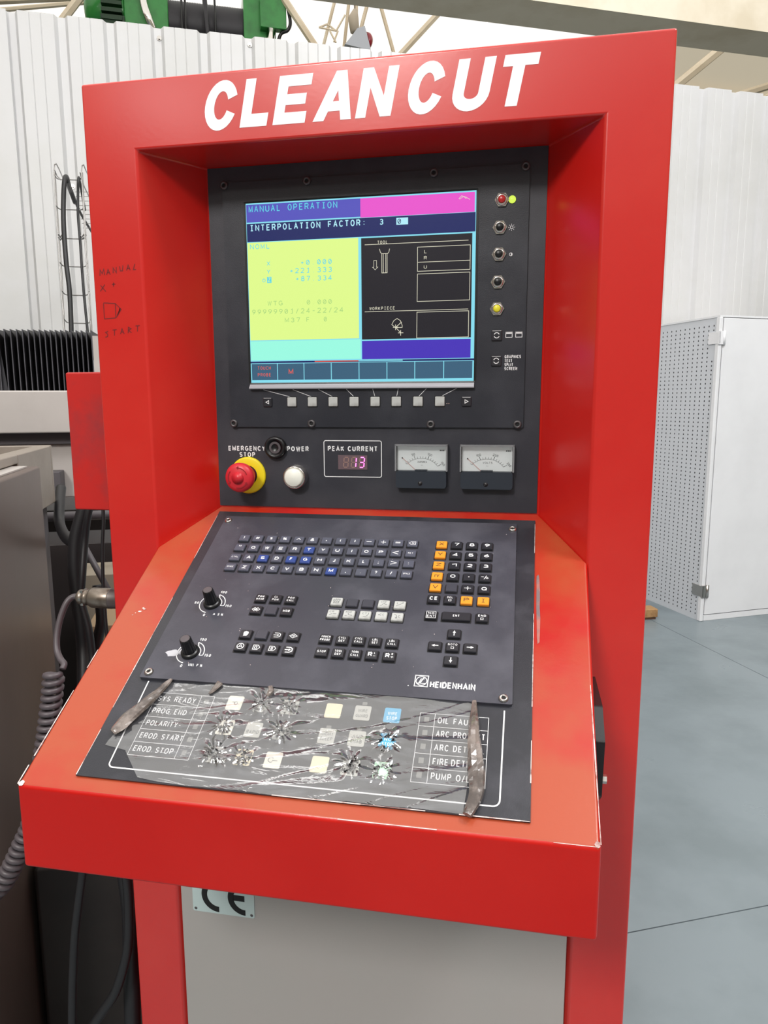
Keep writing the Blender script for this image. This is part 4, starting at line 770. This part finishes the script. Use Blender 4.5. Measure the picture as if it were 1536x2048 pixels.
for j in range(NT+1):
    t = .3602+(.4935-.3602)*j/NT; xl = left_edge(t); xr = right_edge(t)
    for i in range(NX_+1):
        x = xl+(xr-xl)*i/NX_; tt = t+.0015*noise.noise(Vector((x*25, 5, t*10)))*(j/NT)
        g.v.append((x, -tt, film_h(x, tt) if j > 2 else .0072-.001*(j) if False else film_h(x, tt)))
for j in range(NT):
    for i in range(NX_):
        k = j*(NX_+1)+i; c_ = g.v[k]
        if any(hypot(c_[0]-hx, -c_[1]-ht) < hr*(1+.25*sin(4*atan2(-c_[1]-ht, c_[0]-hx)+hx*90)) for hx, ht, hr in HOLES): continue
        g.f.append((k, k+1, k+NX_+2, k+NX_+1)); g.m.append(0); g.sm.append(True)
g.build('film_sheet', FILM, film, M=MFm)
# crumpled tears: radiating folded slivers around each button
random.seed(21)
for n_i, (tx, tt, r) in enumerate(TORN):
    g = G(); hole = n_i in (6, 8); nf = 54
    for k in range(nf):
        a = random.uniform(0, 2*pi); rr = r*sqrt(random.random())*1.0
        if hole: rr = r*random.uniform(.62, 1.1)
        cx_, cy_ = tx+rr*cos(a), -(tt+rr*sin(a)); L = r*random.uniform(.12, .36); w2 = r*random.uniform(.07, .2); o_a = a+pi/2+random.uniform(-.9, .9) if k % 2 else a+random.uniform(-.6, .6)
        ux, uy = cos(o_a), sin(o_a); hb = .0048+.0042*(1-rr/r*.7)*random.uniform(.4, 1); vs = []
        for q in (-1, -.3, .4, 1):
            hh_ = hb*(1-.35*q*q)+random.uniform(-.0006, .0006); bx, by = cx_+ux*L*q+uy*r*.1*q*q, cy_+uy*L*q-ux*r*.1*q*q; wq = w2*(1-.7*q*q)
            vs += [(bx-uy*wq, by+ux*wq, .0040), (bx, by, max(hh_, .0045)), (bx+uy*wq, by-ux*wq, .0040)]
        g.add(vs, [(3*i+j, 3*i+j+1, 3*i+j+4, 3*i+j+3) for i in range(3) for j in range(2)], (0, 2, 1)[k % 3])
    g.build('torn_crease', [CRUM, FILM, CRUMD], film, M=MFm)['kind'] = 'stuff'
# rolled edges
def roll(path, wds, hs, name, lab, seed):
    random.seed(seed); P = smooth_path([(x, -t, 0) for x, t in path], 5); n = len(P); g = G(); R_ = 9; vs = []
    for i, p in enumerate(P):
        f = i/(n-1)*(len(wds)-1); k = min(int(f), len(wds)-2); w_ = wds[k]+(wds[k+1]-wds[k])*(f-k); h_ = hs[k]+(hs[k+1]-hs[k])*(f-k)
        T_ = (P[min(i+1, n-1)]-P[max(i-1, 0)]).normalized(); N_ = Vector((-T_.y, T_.x, 0))
        for j in range(R_):
            a = 2*pi*j/R_; q = 1+.3*noise.noise(Vector((i*.22, j*1.7, seed)))
            vs.append(p+N_*(w_/2*cos(a)*q)+Vector((0, 0, .0046+h_*(.5+.5*sin(a))*q)))
    g.add(vs, [(i*R_+j, i*R_+(j+1) % R_, (i+1)*R_+(j+1) % R_, (i+1)*R_+j) for i in range(n-1) for j in range(R_)]+[tuple(range(R_)), tuple(range((n-1)*R_, n*R_))], 0)
    tag(g.build(name, FOLD, film, M=MFm), lab)
roll([(-.1880,.3600),(-.1950,.3800),(-.2080,.4050),(-.2200,.4280),(-.2270,.4400)], [.004,.010,.016,.018,.010], [.004,.007,.008,.007,.004], 'rolled_fold', 'brownish rolled fold of film, left edge', 3)
roll([(.1812,.3590),(.1830,.3900),(.1850,.4200),(.1890,.4500),(.1900,.4750),(.1825,.4960)], [.005,.011,.015,.018,.014,.010], [.004,.008,.010,.009,.008,.006], 'rolled_fold', 'grey rolled fold of film, right edge', 8)
roll([(-.125,.3600),(-.128,.3680),(-.133,.3760)], [.010,.007,.003], [.005,.004,.002], 'tape_scrap', None, 5)
roll([(-.060,.3610),(-.058,.3680),(-.061,.3730)], [.006,.008,.004], [.006,.006,.003], 'tape_scrap', None, 6)

# ============================================================ PLUGGED-IN COILED CABLE
YC = .06
cc = empty('coiled_cable', (-.42, YC, 1.18), 'grey black coiled cable on a metal plug, hanging left of the console', 'cable')
Mc = Matrix.Translation((.42, -YC, -1.18))
MX = Matrix(((0,0,-1,-.400),(1,0,0,YC),(0,1,0,1.1785),(0,0,0,1)))
g = G(); g.lathe([(0,0),(.0168,0),(.0168,.040),(.0172,.0405),(.0172,.042),(.0165,.0425)], 28, mi=1); g.lathe([(.0165,.0425),(.0172,.044),(.0172,.076),(.0150,.080),(.0120,.082),(.0135,.086),(.0135,.090),(.0115,.092),(.0130,.095),(.0130,.100),(.0100,.103),(.0075,.105),(0,.105)], 28)
pg = g.build('plug', [mat('nickel_plug', (150, 140, 130), .35, .85, var=(120, 108, 98), vscale=40), mat('plug_socket_metal', (108, 102, 100), .45, .7)], cc, M=Mc @ MX)
g = G()
for k in range(6): a = k*pi/3; g.box(.0125*cos(a)-.002, .0125*cos(a)+.002, .0125*sin(a)-.002, .0125*sin(a)+.002, .0905, .0955)
g.build('clamp_lugs', STEEL, pg)['kind'] = 'stuff'
def y_at(u, v, y): r_ = ray(u, v); return CAM+r_*((y-CAM.y)/r_.y)
c0 = [(-.500, YC, 1.1785)]+[tuple(y_at(u, v, y)) for u, v, y in ((146,1194,.058),(133,1206,.05),(121,1236,.04),(114,1270,.03),(114,1300,.02),(121,1318,.012),(128,1328,.006),(125,1338,.0)) ]
g = G(); g.tube(smooth_path(c0, 6), .0052, 10); ends = Vector(c0[-1])
axis = [y_at(u, v, y) for u, v, y in ((108,1345,0),(103,1400,-.005),(97,1450,-.01),(90,1500,-.015),(80,1560,-.02),(66,1640,-.03),(40,1700,-.04),(22,1738,-.045),(4,1768,-.05),(-30,1800,-.055))]
ax = smooth_path(axis, 10); Ls = [0]
for a, b in zip(ax, ax[1:]): Ls.append(Ls[-1]+(b-a).length)
turn = .0128; N = int(Ls[-1]/turn*16); hel = []
for k in range(N):
    s_ = Ls[-1]*k/N; i = max(j for j in range(len(Ls)) if Ls[j] <= s_); i = min(i, len(ax)-2); f = (s_-Ls[i])/(Ls[i+1]-Ls[i]); c_ = ax[i].lerp(ax[i+1], f)
    T_ = (ax[min(i+1, len(ax)-1)]-ax[max(i-1, 0)]).normalized(); A_ = T_.cross(Vector((0, 1, 0))).normalized(); B_ = T_.cross(A_); a = 2*pi*s_/turn
    hel.append(c_+A_*(.0128*cos(a))+B_*(.0128*sin(a)))
g.tube(hel, .0052, 8); g.build('cable', RUBG, cc, M=Mc)

# ============================================================ MACHINE ON THE LEFT
STAIN = mat('stainless_tank_steel', (118, 104, 98), .38, .35, var=(100, 88, 82), vscale=1.2, stretch=(1, 1, .5), bump=.05, bscale=40)
PAINTG = mat('light_grey_machine_paint', (188, 182, 178), .45, var=(178, 172, 168), vscale=2)
PAINTD = mat('dark_grey_machine_paint', (84, 80, 84), .5)
PAINTB = mat('beige_tray_paint', (146, 136, 126), .42, var=(132, 122, 112), vscale=5)
def hbox(g, a0, a1, b0, b1, z0, z1, mi=0): g.box(a0, a1, b0, b1, z0, z1, mi)
em_ = empty('erosion_machine', HALL @ Vector((-2.0, 1.8, 0)), 'large grey machine with black bellows and pale crossbeam behind the red cabinet, left', 'machine')
ME = em_.matrix_world.copy(); MEi = Matrix.Translation(-(HALL @ Vector((-2.0, 1.8, 0)))) @ HALL
def HP(u, v, D): return INVH @ at(u, v, D)
# crossbeam
D0 = 2.7; pa = HP(142, 781, D0); pb = HP(142, 866, D0)
g = G(); hbox(g, pa.x-2.0, pa.x+.35, pa.y, pa.y+.5, pb.z, pa.z); g.build('crossbeam', PAINTG, em_, M=MEi, bevel=.006)
g = G(); hbox(g, pa.x-2.0, pa.x+.35, pa.y+.06, pa.y+.5, pb.z-.045, pb.z-.001); g.build('dark_rail', PAINTD, em_, M=MEi)  # dark grey rail set back under the crossbeam
g = G(); q = HP(142, 1003, D0); hbox(g, pa.x-1.9, pa.x+.02, pa.y+.08, pa.y+.5, q.z, pb.z-.046); g.build('column', PAINTG, em_, M=MEi, bevel=.004)
g = G(); hbox(g, pa.x-.16, pa.x-.06, pa.y+.0, pa.y+.079, q.z+.02, q.z+.11); g.build('drive_box', PAINTD, em_, M=MEi, bevel=.004)
g = G(); hbox(g, pa.x-1.9, pa.x+.55, pa.y+.5, pa.y+1.1, 0.0, 1.02); g.build('machine_base', mat('machine_base_paint', (52, 46, 46), .6), em_, M=MEi, bevel=.01)
# bellows: pleats standing on the beam
g = G(); q0 = HP(12, 664, D0+.12); q1 = HP(186, 664, D0+.12); zb_ = pa.z; zt_ = q0.z; npl = 17; vs = []
for k in range(2*npl+1):
    a = q0.x+(q1.x-q0.x)*(k/(2*npl))**(.92); outb = k % 2 == 0
    b = pa.y+.10+(0 if outb else .075); z = zt_ if outb else zt_-.045
    vs += [(a, b, zb_), (a, b, z), (a, b+.42, z)]
g.add(vs, [(3*k, 3*k+3, 3*k+4, 3*k+1) for k in range(2*npl)]+[(3*k+1, 3*k+4, 3*k+5, 3*k+2) for k in range(2*npl)])
g.build('bellows', mat('black_bellows', (26, 25, 28), .45), em_, M=MEi)
g = G()
for k in range(0, 2*npl+1, 2): p = vs[3*k]; t_ = vs[3*k+1]; g.tube([(p[0], p[1]-.001, p[2]), (t_[0], t_[1]-.001, t_[2])], .0022, 5, smooth=False)
g.build('fold_edges', mat('bellows_edge', (84, 84, 90), .4), em_, M=MEi)['kind'] = 'stuff'
g = G(); g.add([(q0.x-.9, pa.y+.12, zb_), (q0.x+.02, pa.y+.11, zb_), (q0.x-.004, pa.y+.11, zt_-.01), (q0.x-.9, pa.y+.12, zt_-.05), (q0.x-.9, pa.y+.5, zt_-.05), (q0.x-.004, pa.y+.5, zt_-.01)], [(0,1,2,3),(3,2,5,4)]); g.build('bellows_cover', mat('bellows_cover', (44, 44, 50), .5), em_, M=MEi)
q = HP(186, 668, D0+.1); g = G(); g.prism([(q.x, zb_), (q.x+.25, zb_), (q.x+.25, zt_-.10), (q.x+.03, zt_-.02), (q.x, zt_-.02)], 0, .02); g.build('end_plate', PAINTG, em_, M=MEi @ Matrix(((1,0,0,0),(0,0,1,pa.y+.10),(0,1,0,0),(0,0,0,1))))
# tank with its raised splash tray
pt_ = HP(80, 932, 1.76)
tk = empty('steel_tank', HALL @ Vector((pt_.x-.5, pt_.y-.6, 0)), 'tall brownish brushed steel tank filling the lower left edge of the picture', 'tank')
MT = Matrix.Translation(-(HALL @ Vector((pt_.x-.5, pt_.y-.6, 0)))) @ HALL
g = G(); hbox(g, pt_.x-1.0, pt_.x, pt_.y-.64, pt_.y, .02, pt_.z-.0); g.build('tank_body', STAIN, tk, M=MT, bevel=.006)
g = G(); hbox(g, pt_.x-1.0, pt_.x-.02, pt_.y-.60, pt_.y-.04, pt_.z+.0005, pt_.z+.004); g.build('top_plate', PAINTG, tk, M=MT)
pr_ = HP(103, 890, 2.12); pq = HP(113, 1006, 2.12)
g = G(); th = .05
hbox(g, pr_.x-.9, pr_.x, pr_.y-.02, pr_.y, pq.z, pr_.z); hbox(g, pr_.x-th, pr_.x, pt_.y+.01, pr_.y-.02, pq.z, pr_.z-.002); hbox(g, pr_.x-th, pr_.x, pr_.y-.9, pt_.y+.01, pt_.z+.006, pr_.z-.002)
st = tag(g.build('splash_tray', PAINTB, None, M=HALL, bevel=.003), 'beige sheet metal splash tray with a small hook, just behind the steel tank', 'tray')
g = G(); hbox(g, pr_.x-.9, pr_.x-th, pt_.y+.01, pr_.y-.02, pq.z, pq.z+.01); g.build('tray_floor', PAINTD, st)
hk = HP(52, 922, 1.95); g = G(); g.tube(smooth_path([(hk.x, hk.y, hk.z+.012), (hk.x, hk.y-.01, hk.z), (hk.x+.012, hk.y-.012, hk.z-.012), (hk.x+.02, hk.y-.012, hk.z-.022)], 5), .0035, 8); g.build('hook', BLACK, st)
g = G(); hbox(g, pr_.x-.9, pr_.x-.02, pt_.y+.02, pr_.y-.03, 0, pq.z-.001)
tag(g.build('tray_pedestal', PAINTD, None, M=HALL), 'dark grey pedestal carrying the splash tray behind the tank', 'pedestal')
# lower machine parts glimpsed between tank and cabinet
def scene_obj(name, g, m, label, cat, group=None, M=HALL, bevel=0): return tag(g.build(name, m, None, M=M, bevel=bevel), label, cat, group)
def cable(name, pts, r, m, label, group=None, n=8):
    g = G(); g.tube(smooth_path([at(*p) for p in pts], n), r, 10); return tag(g.build(name, m), label, 'cable', group)
q = HP(120, 1033, 2.35); g = G(); g.tube([(q.x-.3, q.y, q.z), (q.x+.6, q.y, q.z)], .016, 12); scene_obj('support_pipe', g, PAINTD, 'dark grey horizontal pipe behind the hoses, left of the red cabinet', 'pipe')
g = G()
for a in (q.x-.28, q.x+.58): g.tube([(a, q.y+.03, 0), (a, q.y+.03, q.z)], .018, 10)
q2 = g
tag(g.build('pipe_stand', PAINTD, bpy.data.objects['support_pipe']), None)
cable('black_hose', [(122,975,2.2),(119,1010,2.15),(119,1045,2.1),(130,1072,2.0),(146,1084,1.9),(160,1068,1.75),(168,1020,1.64),(172,985,1.6)], .0150, RUB, 'thick black hose looping below the beige tray')
cable('black_hose', [(180,985,1.50),(165,1030,1.50),(153,1075,1.50),(150,1130,1.50),(155,1190,1.50),(163,1250,1.50),(168,1310,1.50),(172,1420,1.45),(200,1560,1.38),(240,1700,1.30),(258,1800,1.28),(262,1900,1.28),(266,2100,1.28),(272,2500,1.28)], .0150, RUB, 'thickest black hose hanging straight down from the scuffed red box')
cable('black_hose', [(188,985,1.46),(176,1030,1.46),(170,1080,1.47),(165,1150,1.46),(163,1200,1.46),(178,1260,1.46),(186,1330,1.46),(192,1420,1.40),(204,1520,1.33),(212,1600,1.30),(216,1680,1.28)], .0075, RUB, 'thinner black hose crossing in front of the thick one below the red box')
cable('thin_cable', [(205,1000,1.44),(207,1040,1.44),(205,1100,1.44),(207,1180,1.44),(213,1260,1.44),(222,1330,1.44),(240,1450,1.44),(250,1650,1.46)], .0036, RUB, 'thin shiny black cable hanging beside the cabinet edge')
cable('black_hose', [(196,1170,1.56),(203,1240,1.56),(192,1300,1.56),(190,1420,1.56),(200,1560,1.58)], .0120, RUB, 'curved black hose behind the metal plug')
q = HP(186, 1150, 2.4); g = G(); hbox(g, q.x-.06, q.x+.16, q.y, q.y+.2, 0, q.z); scene_obj('wooden_crate', g, mat('pale_crate_board', (150, 140, 124), .7), 'pale beige box standing behind the hoses left of the cabinet', 'box', bevel=.003)
q = HP(196, 1252, 2.05); g = G(); hbox(g, q.x-.03, q.x+.2, q.y, q.y+.2, 0, q.z); scene_obj('cardboard_box', g, mat('brown_board', (150, 128, 100), .8), 'brown box low down beside the red cabinet edge, in front of the pale one', 'box', bevel=.003)
g = G(); a, b = HP(170,1095,2.30), HP(222,1190,2.27); g.tube([a+(a-b)*.3, b], .010, 8); c_ = HP(150,1150,2.30); g.tube([c_, (c_.x, c_.y, 0)], .008, 8); scene_obj('strut', g, PAINTD, 'dark slanting strut behind the hoses', 'strut')
q = HP(205, 1085, 2.75); g = G(); hbox(g, q.x-.35, q.x+.3, q.y, q.y+.3, 0, q.z); scene_obj('dark_cabinet', g, mat('dark_cabinet_paint', (44, 38, 38), .5), 'low dark cabinet in the gap behind the hoses', 'cabinet', bevel=.004)
# floor level, under the console on the left
q = HP(150, 1760, 1.60); g = G(); hbox(g, pt_.x+.012, pt_.x+.36, pt_.y-.40, pt_.y-.02, 0, .52); scene_obj('pump_box', g, mat('pump_box_paint', (46, 42, 40), .5, var=(34, 30, 30), vscale=3), 'nearly black box on the floor behind the cabinet foot, lower left', 'box', bevel=.01)
cable('floor_hose', [(240,1690,1.24),(254,1760,1.24),(258,1830,1.24),(256,1890,1.24),(247,1935,1.24),(230,1985,1.24),(206,2022,1.24),(180,2060,1.24),(150,2110,1.24),(140,2300,1.24),(150,2500,1.24)], .0085, RUB, 'black hose curving over the floor below the console, lower left')
cable('floor_hose', [(172,1690,1.24),(166,1740,1.24),(158,1800,1.24),(151,1860,1.24),(147,1930,1.24),(145,2060,1.24),(150,2500,1.24)], .0075, RUB, 'black hose running down beside the steel tank, lower left')

# ============================================================ WIRE CABLE TRAY
D1 = 3.5
tr = empty('wire_cable_tray', at(148, 665, D1), 'upright galvanised wire cable tray in front of the white wall, left', 'cable tray')
MTr = Matrix.Translation(-at(148, 665, D1))
GALV = mat('galvanised_wire', (170, 168, 166), .35, .7)
def tp(u, v, dd=0): return at(u, v, D1+dd)
def wire(name, pts, r=.0028): g = G(); g.tube(pts, r, 6); return g.build(name, GALV, tr, M=MTr)
wire('side_wire', [tp(109,330), tp(108,345), tp(112,420), tp(118,520), tp(127,640), tp(131,700), tp(134,770)]); wire('side_wire', [tp(110,345,.05), tp(116,440,.05), tp(124,550,.05), tp(131,700,.05), tp(134,770,.05)])
wire('side_wire', [tp(164,332), tp(163,345), tp(167,420), tp(172,520), tp(180,640), tp(184,720)]); wire('side_wire', [tp(165,345,.05), tp(170,440,.05), tp(177,550,.05), tp(184,660,.05), tp(187,720,.05)])
for u0, u1, v in ((108,164,358),(111,168,418),(115,172,476),(119,174,532),(123,178,589),(127,181,645),(131,184,700)):
    wire('rung', [tp(u0, v-8), tp(u0+6, v-1, .05), tp(u0+12, v+1, .06), tp(u1-8, v+2, .06), tp(u1-2, v, .05), tp(u1, v-7)])
wire('hook_wire', [tp(109,330), tp(112,327), tp(118,338,.1), tp(126,356,.3)]); wire('hook_wire', [tp(164,332), tp(167,329), tp(173,344,.1), tp(182,362,.3), tp(196,392,.5)])
wire('hook_wire', [tp(109,340), tp(114,352,.1), tp(122,360,.25)]); wire('hook_wire', [tp(160,345), tp(168,372,.1), tp(180,398,.3), tp(200,430,.5)])
for u, v in ((121,470),(164,470),(121,476),(166,474)): wire('clip', [tp(u-5, v-4), tp(u, v+4, .02), tp(u+5, v-3)], .004)
g = G()
for k in range(9): v = 384+9*k; g.tube([tp(150+2*k, v, .55), tp(200, v, .55)], .0016, 5)
g.build('rear_grid', GALV, tr, M=MTr)['kind'] = 'stuff'
def tcable(pts, r, label): g = G(); g.tube(smooth_path([at(u, v, D1+dd) for u, v, dd in pts], 6), r, 10); tag(g.build('tray_cable', RUB), label, 'cable')
tcable([(150,405,.3),(138,372,.15),(133,354,.04),(129,362,0),(127,400,0),(127,440,0),(129,480,0),(133,530,0),(139,580,0),(142,640,0),(143,680,0),(144,790,0)], .0118, 'thick black cable running down the wire tray')
tcable([(170,420,.3),(160,366,.1),(157,356,0),(156,385,0),(156,430,0),(160,480,0),(164,540,0),(168,590,0),(173,640,0),(177,680,0),(182,740,0),(186,790,0)], .0062, 'thinner black cable on the right side of the wire tray')
tcable([(134,362,.05),(142,384,.2),(150,402,.35),(162,428,.5),(178,455,.7),(200,490,.9)], .0070, 'black cable slanting down to the right from the top of the wire tray')

# ============================================================ HOIST BEYOND THE WALL
DH = 8.6; h0 = HP(168, 0, DH)
GREEN = mat('green_hoist_paint', (40, 132, 54), .35, coat=.3, var=(30, 110, 44), vscale=5); GREEND = mat('dark_green_slots', (22, 52, 28), .6); DRUM = mat('black_rope_drum', (38, 36, 42), .5)
ho = empty('overhead_hoist', HALL @ h0, 'green overhead crane hoist with black rope drum above the wall', 'hoist')
MH = Matrix.Translation(-(HALL @ h0)) @ HALL @ Matrix.Translation(h0)
kk = DH/FPX*1.045                                  # metres per picture pixel along the hoist
def hx(u): return (u-168)*kk
def hz(v): return -v*DH/FPX*1.02
def hb(name, u0, u1, v0, v1, b0, b1, m, bev=.0): g = G(); g.box(hx(u0), hx(u1), b0, b1, hz(v1), hz(v0)); return g.build(name, m, ho, M=MH, bevel=bev)
MY = Matrix(((0,0,1,0),(1,0,0,.3),(0,1,0,0),(0,0,0,1)))
g = G(); g.lathe([(0,hx(162)),(.16,hx(164)),(.23,hx(172)),(.24,hx(200)),(.24,hx(238))], 28); g.build('motor', GREEN, ho, M=MH @ Matrix.Translation((0,0,.03)) @ MY)
for k in range(5): hb('motor_fin', 198, 236, -30+14*k-3, -30+14*k+4, -.02, .10, GREEND)
hb('motor_base', 196, 240, 20, 52, .0, .3, GREEND); hb('gear_housing', 238, 322, -60, 75, .05, .55, GREEN, .02)
g = G(); g.tube(smooth_path([(hx(276), .02, hz(-30)), (hx(277), -.02, hz(-5)), (hx(284), -.03, hz(20)), (hx(292), .02, hz(38))], 6), .05, 12); g.build('bare_pipe', CHROME, ho, M=MH)
g = G(); MY2 = MH @ Matrix(((0,0,1,0),(1,0,0,.34),(0,1,0,hz(2)),(0,0,0,1)))
prof = []
for k in range(46): u = 320+148*k/45; prof += [(.27, hx(u)), (.262, hx(u+1.6))]
g.lathe(prof, 32); g.build('rope_drum', DRUM, ho, M=MY2)
hb('lower_beam', 320, 470, 48, 100, .15, .5, mat('bright_green_paint', (86, 158, 72), .4)); hb('end_plate', 468, 532, -60, 110, .0, .55, GREEN, .01)
hb('bracket', 500, 552, -40, 20, -.12, 0, GREEN, .01)
g = G(); g.tube([(hx(522), -.08, hz(20)), (hx(517), -.05, hz(60)), (hx(520), -.02, hz(100))], .055, 12); g.build('steel_arm', CHROME, ho, M=MH)
g = G(); g.tube(smooth_path([(hx(556), -.1, hz(-20)), (hx(560), -.1, hz(5)), (hx(554), -.1, hz(20)), (hx(540), -.06, hz(27)), (hx(532), -.03, hz(60)), (hx(536), -.03, hz(100))], 6), .022, 8); g.build('hose', BLACK, ho, M=MH)
for u in (348, 355, 412): g = G(); g.tube([(hx(u), -.02, hz(-40)), (hx(u), 0, hz(120))], .014, 6); g.build('rope', BLACK, ho, M=MH)
g = G(); g.tube([(hx(392), -.03, hz(-40)), (hx(396), -.04, hz(30)), (hx(400), -.04, hz(90))], .03, 8); g.build('rope_guide', DRUM, ho, M=MH)
# pulley bracket with red disc, further right
q = HP(690, 88, 9.0); bk = tag(G().build('dummy', GALV) if False else None, None) if False else None
g = G(); g.prism([(0,0),(.34,-.04),(.26,.24),(.16,.20),(.10,.12)], 0, .2); MQ = HALL @ Matrix.Translation(q) @ Matrix(((1,0,0,0),(0,0,1,0),(0,1,0,0),(0,0,0,1)))
rb = tag(g.build('pulley_bracket', mat('grey_bracket', (176, 180, 188), .5), None, M=MQ), 'small grey bracket with dark red disc hung above the wall', 'fixture')
g = G(); g.lathe([(0,.05),(.08,.05),(.10,.02),(.10,-.02),(0,-.02)], 20); g.build('red_disc', mat('dark_red_disc', (140, 20, 36), .3, coat=.5), rb, M=Matrix.Translation((.30,.11,.1)) @ Matrix.Rotation(radians(70), 4, 'Y'))
g = G(); g.tube([(.15,.2,.1),(.13,.36,.1),(.16,.46,.1)], [.06,.07,.03], 10); g.tube([(.15,.4,.1),(.15,1.3,.1)], .01, 6); g.build('wrapped_end', mat('beige_wrap', (176, 164, 146), .7), rb)

# ============================================================ WHITE CABINET, RIGHT
CW = mat('white_cabinet_paint', (232, 233, 236), .4, var=(226, 227, 230), vscale=2); CSD = mat('perforated_side_paint', (206, 210, 216), .45); DKIN = mat('dark_inside', (96, 100, 108), .8)
c0_ = Vector((1.481, 4.023, 0)); wc = empty('storage_cabinet', c0_, 'white steel cabinet with a perforated left side standing on the floor, right', 'cabinet', rotz=radians(27.0))
CH = 2.045; CWd, CDp = 1.1, .96
g = G(); g.box(.012, CWd, .03, CDp, .02, CH-.012); g.build('carcass', DKIN, wc)
g = G(); g.box(-.004, CWd+.01, .0, CDp+.01, CH-.012, CH); g.build('top_panel', CW, wc)
g = G(); g.box(.03, CWd, .0, .022, .045, CH-.016); g.build('door', CW, wc, bevel=.003)
g = G(); g.box(-.006, .022, -.004, .03, 0, CH-.012); g.build('corner_post', CW, wc, bevel=.006)
g = G(); g.box(.03, CWd, .004, .03, .0, .040); g.build('plinth', CW, wc, bevel=.002)
# perforated side: every hole is a real opening
g = G(); cw, ch, hr = .046, .0285, .0062; nc = int((CDp-.03)/cw); nr_ = int((CH-.06)/ch)
for i in range(nc):
    for j in range(nr_):
        y0, z0 = .03+i*cw, .03+j*ch; cy, cz = y0+cw/2, z0+ch/2
        O = [(y0,z0),(cy,z0),(y0+cw,z0),(y0+cw,cz),(y0+cw,z0+ch),(cy,z0+ch),(y0,z0+ch),(y0,cz)]
        Hh = [(cy+hr*.8*cos(radians(a)), cz+hr*sin(radians(a))) for a in (225,270,315,0,45,90,135,180)]
        if i == 0 and (60 < j < 64): g.add([(0,*p) for p in (O[0],O[2],O[4],O[6])], [(3,2,1,0)]); continue
        g.add([(0, *p) for p in O+Hh], [(k, 8+k, 8+(k+1) % 8, (k+1) % 8) for k in range(8)])
zt2 = .03+nr_*ch; yb2 = .03+nc*cw
g.add([(0,.03,zt2),(0,yb2,zt2),(0,yb2,CH-.012),(0,.03,CH-.012)], [(3,2,1,0)]); g.add([(0,.03,0),(0,yb2,0),(0,yb2,.03),(0,.03,.03)], [(3,2,1,0)]); g.add([(0,yb2,0),(0,CDp,0),(0,CDp,CH-.012),(0,yb2,CH-.012)], [(3,2,1,0)])
sp = g.build('perforated_side', CSD, wc)
for z in (1.86, .17):
    g = G(); g.box(-.010, .075 if False else .045, -.012, .0, z, z+.085); g.box(-.008, -.0005, -.012, .09, z+.005, z+.080); g.tube([(.030, -.012, z-.002), (.030, -.012, z+.087)], .008, 8); g.build('hinge', CW if z > 1 else STEEL, wc)
# wooden block on the floor beside the cabinet
q = at(1296, 1240, 5.1); q.z = 0
g = G(); g.box(-.09, .05, -.05, .05, .015, .075); wb_o = tag(g.build('wooden_block', mat('worn_wood', (170, 132, 88), .7, var=(140, 104, 66), vscale=20), None, M=Matrix.Translation(Vector((1.14, 4.05, 0))) @ Matrix.Rotation(radians(20), 4, 'Z'), bevel=.006), 'brown wooden block on the floor at the cabinet edge', 'block')
g = G(); g.box(-.08, .04, -.04, .04, 0, .0148); g.build('rubber_foot', mat('brown_rubber', (92, 62, 48), .7), wb_o)
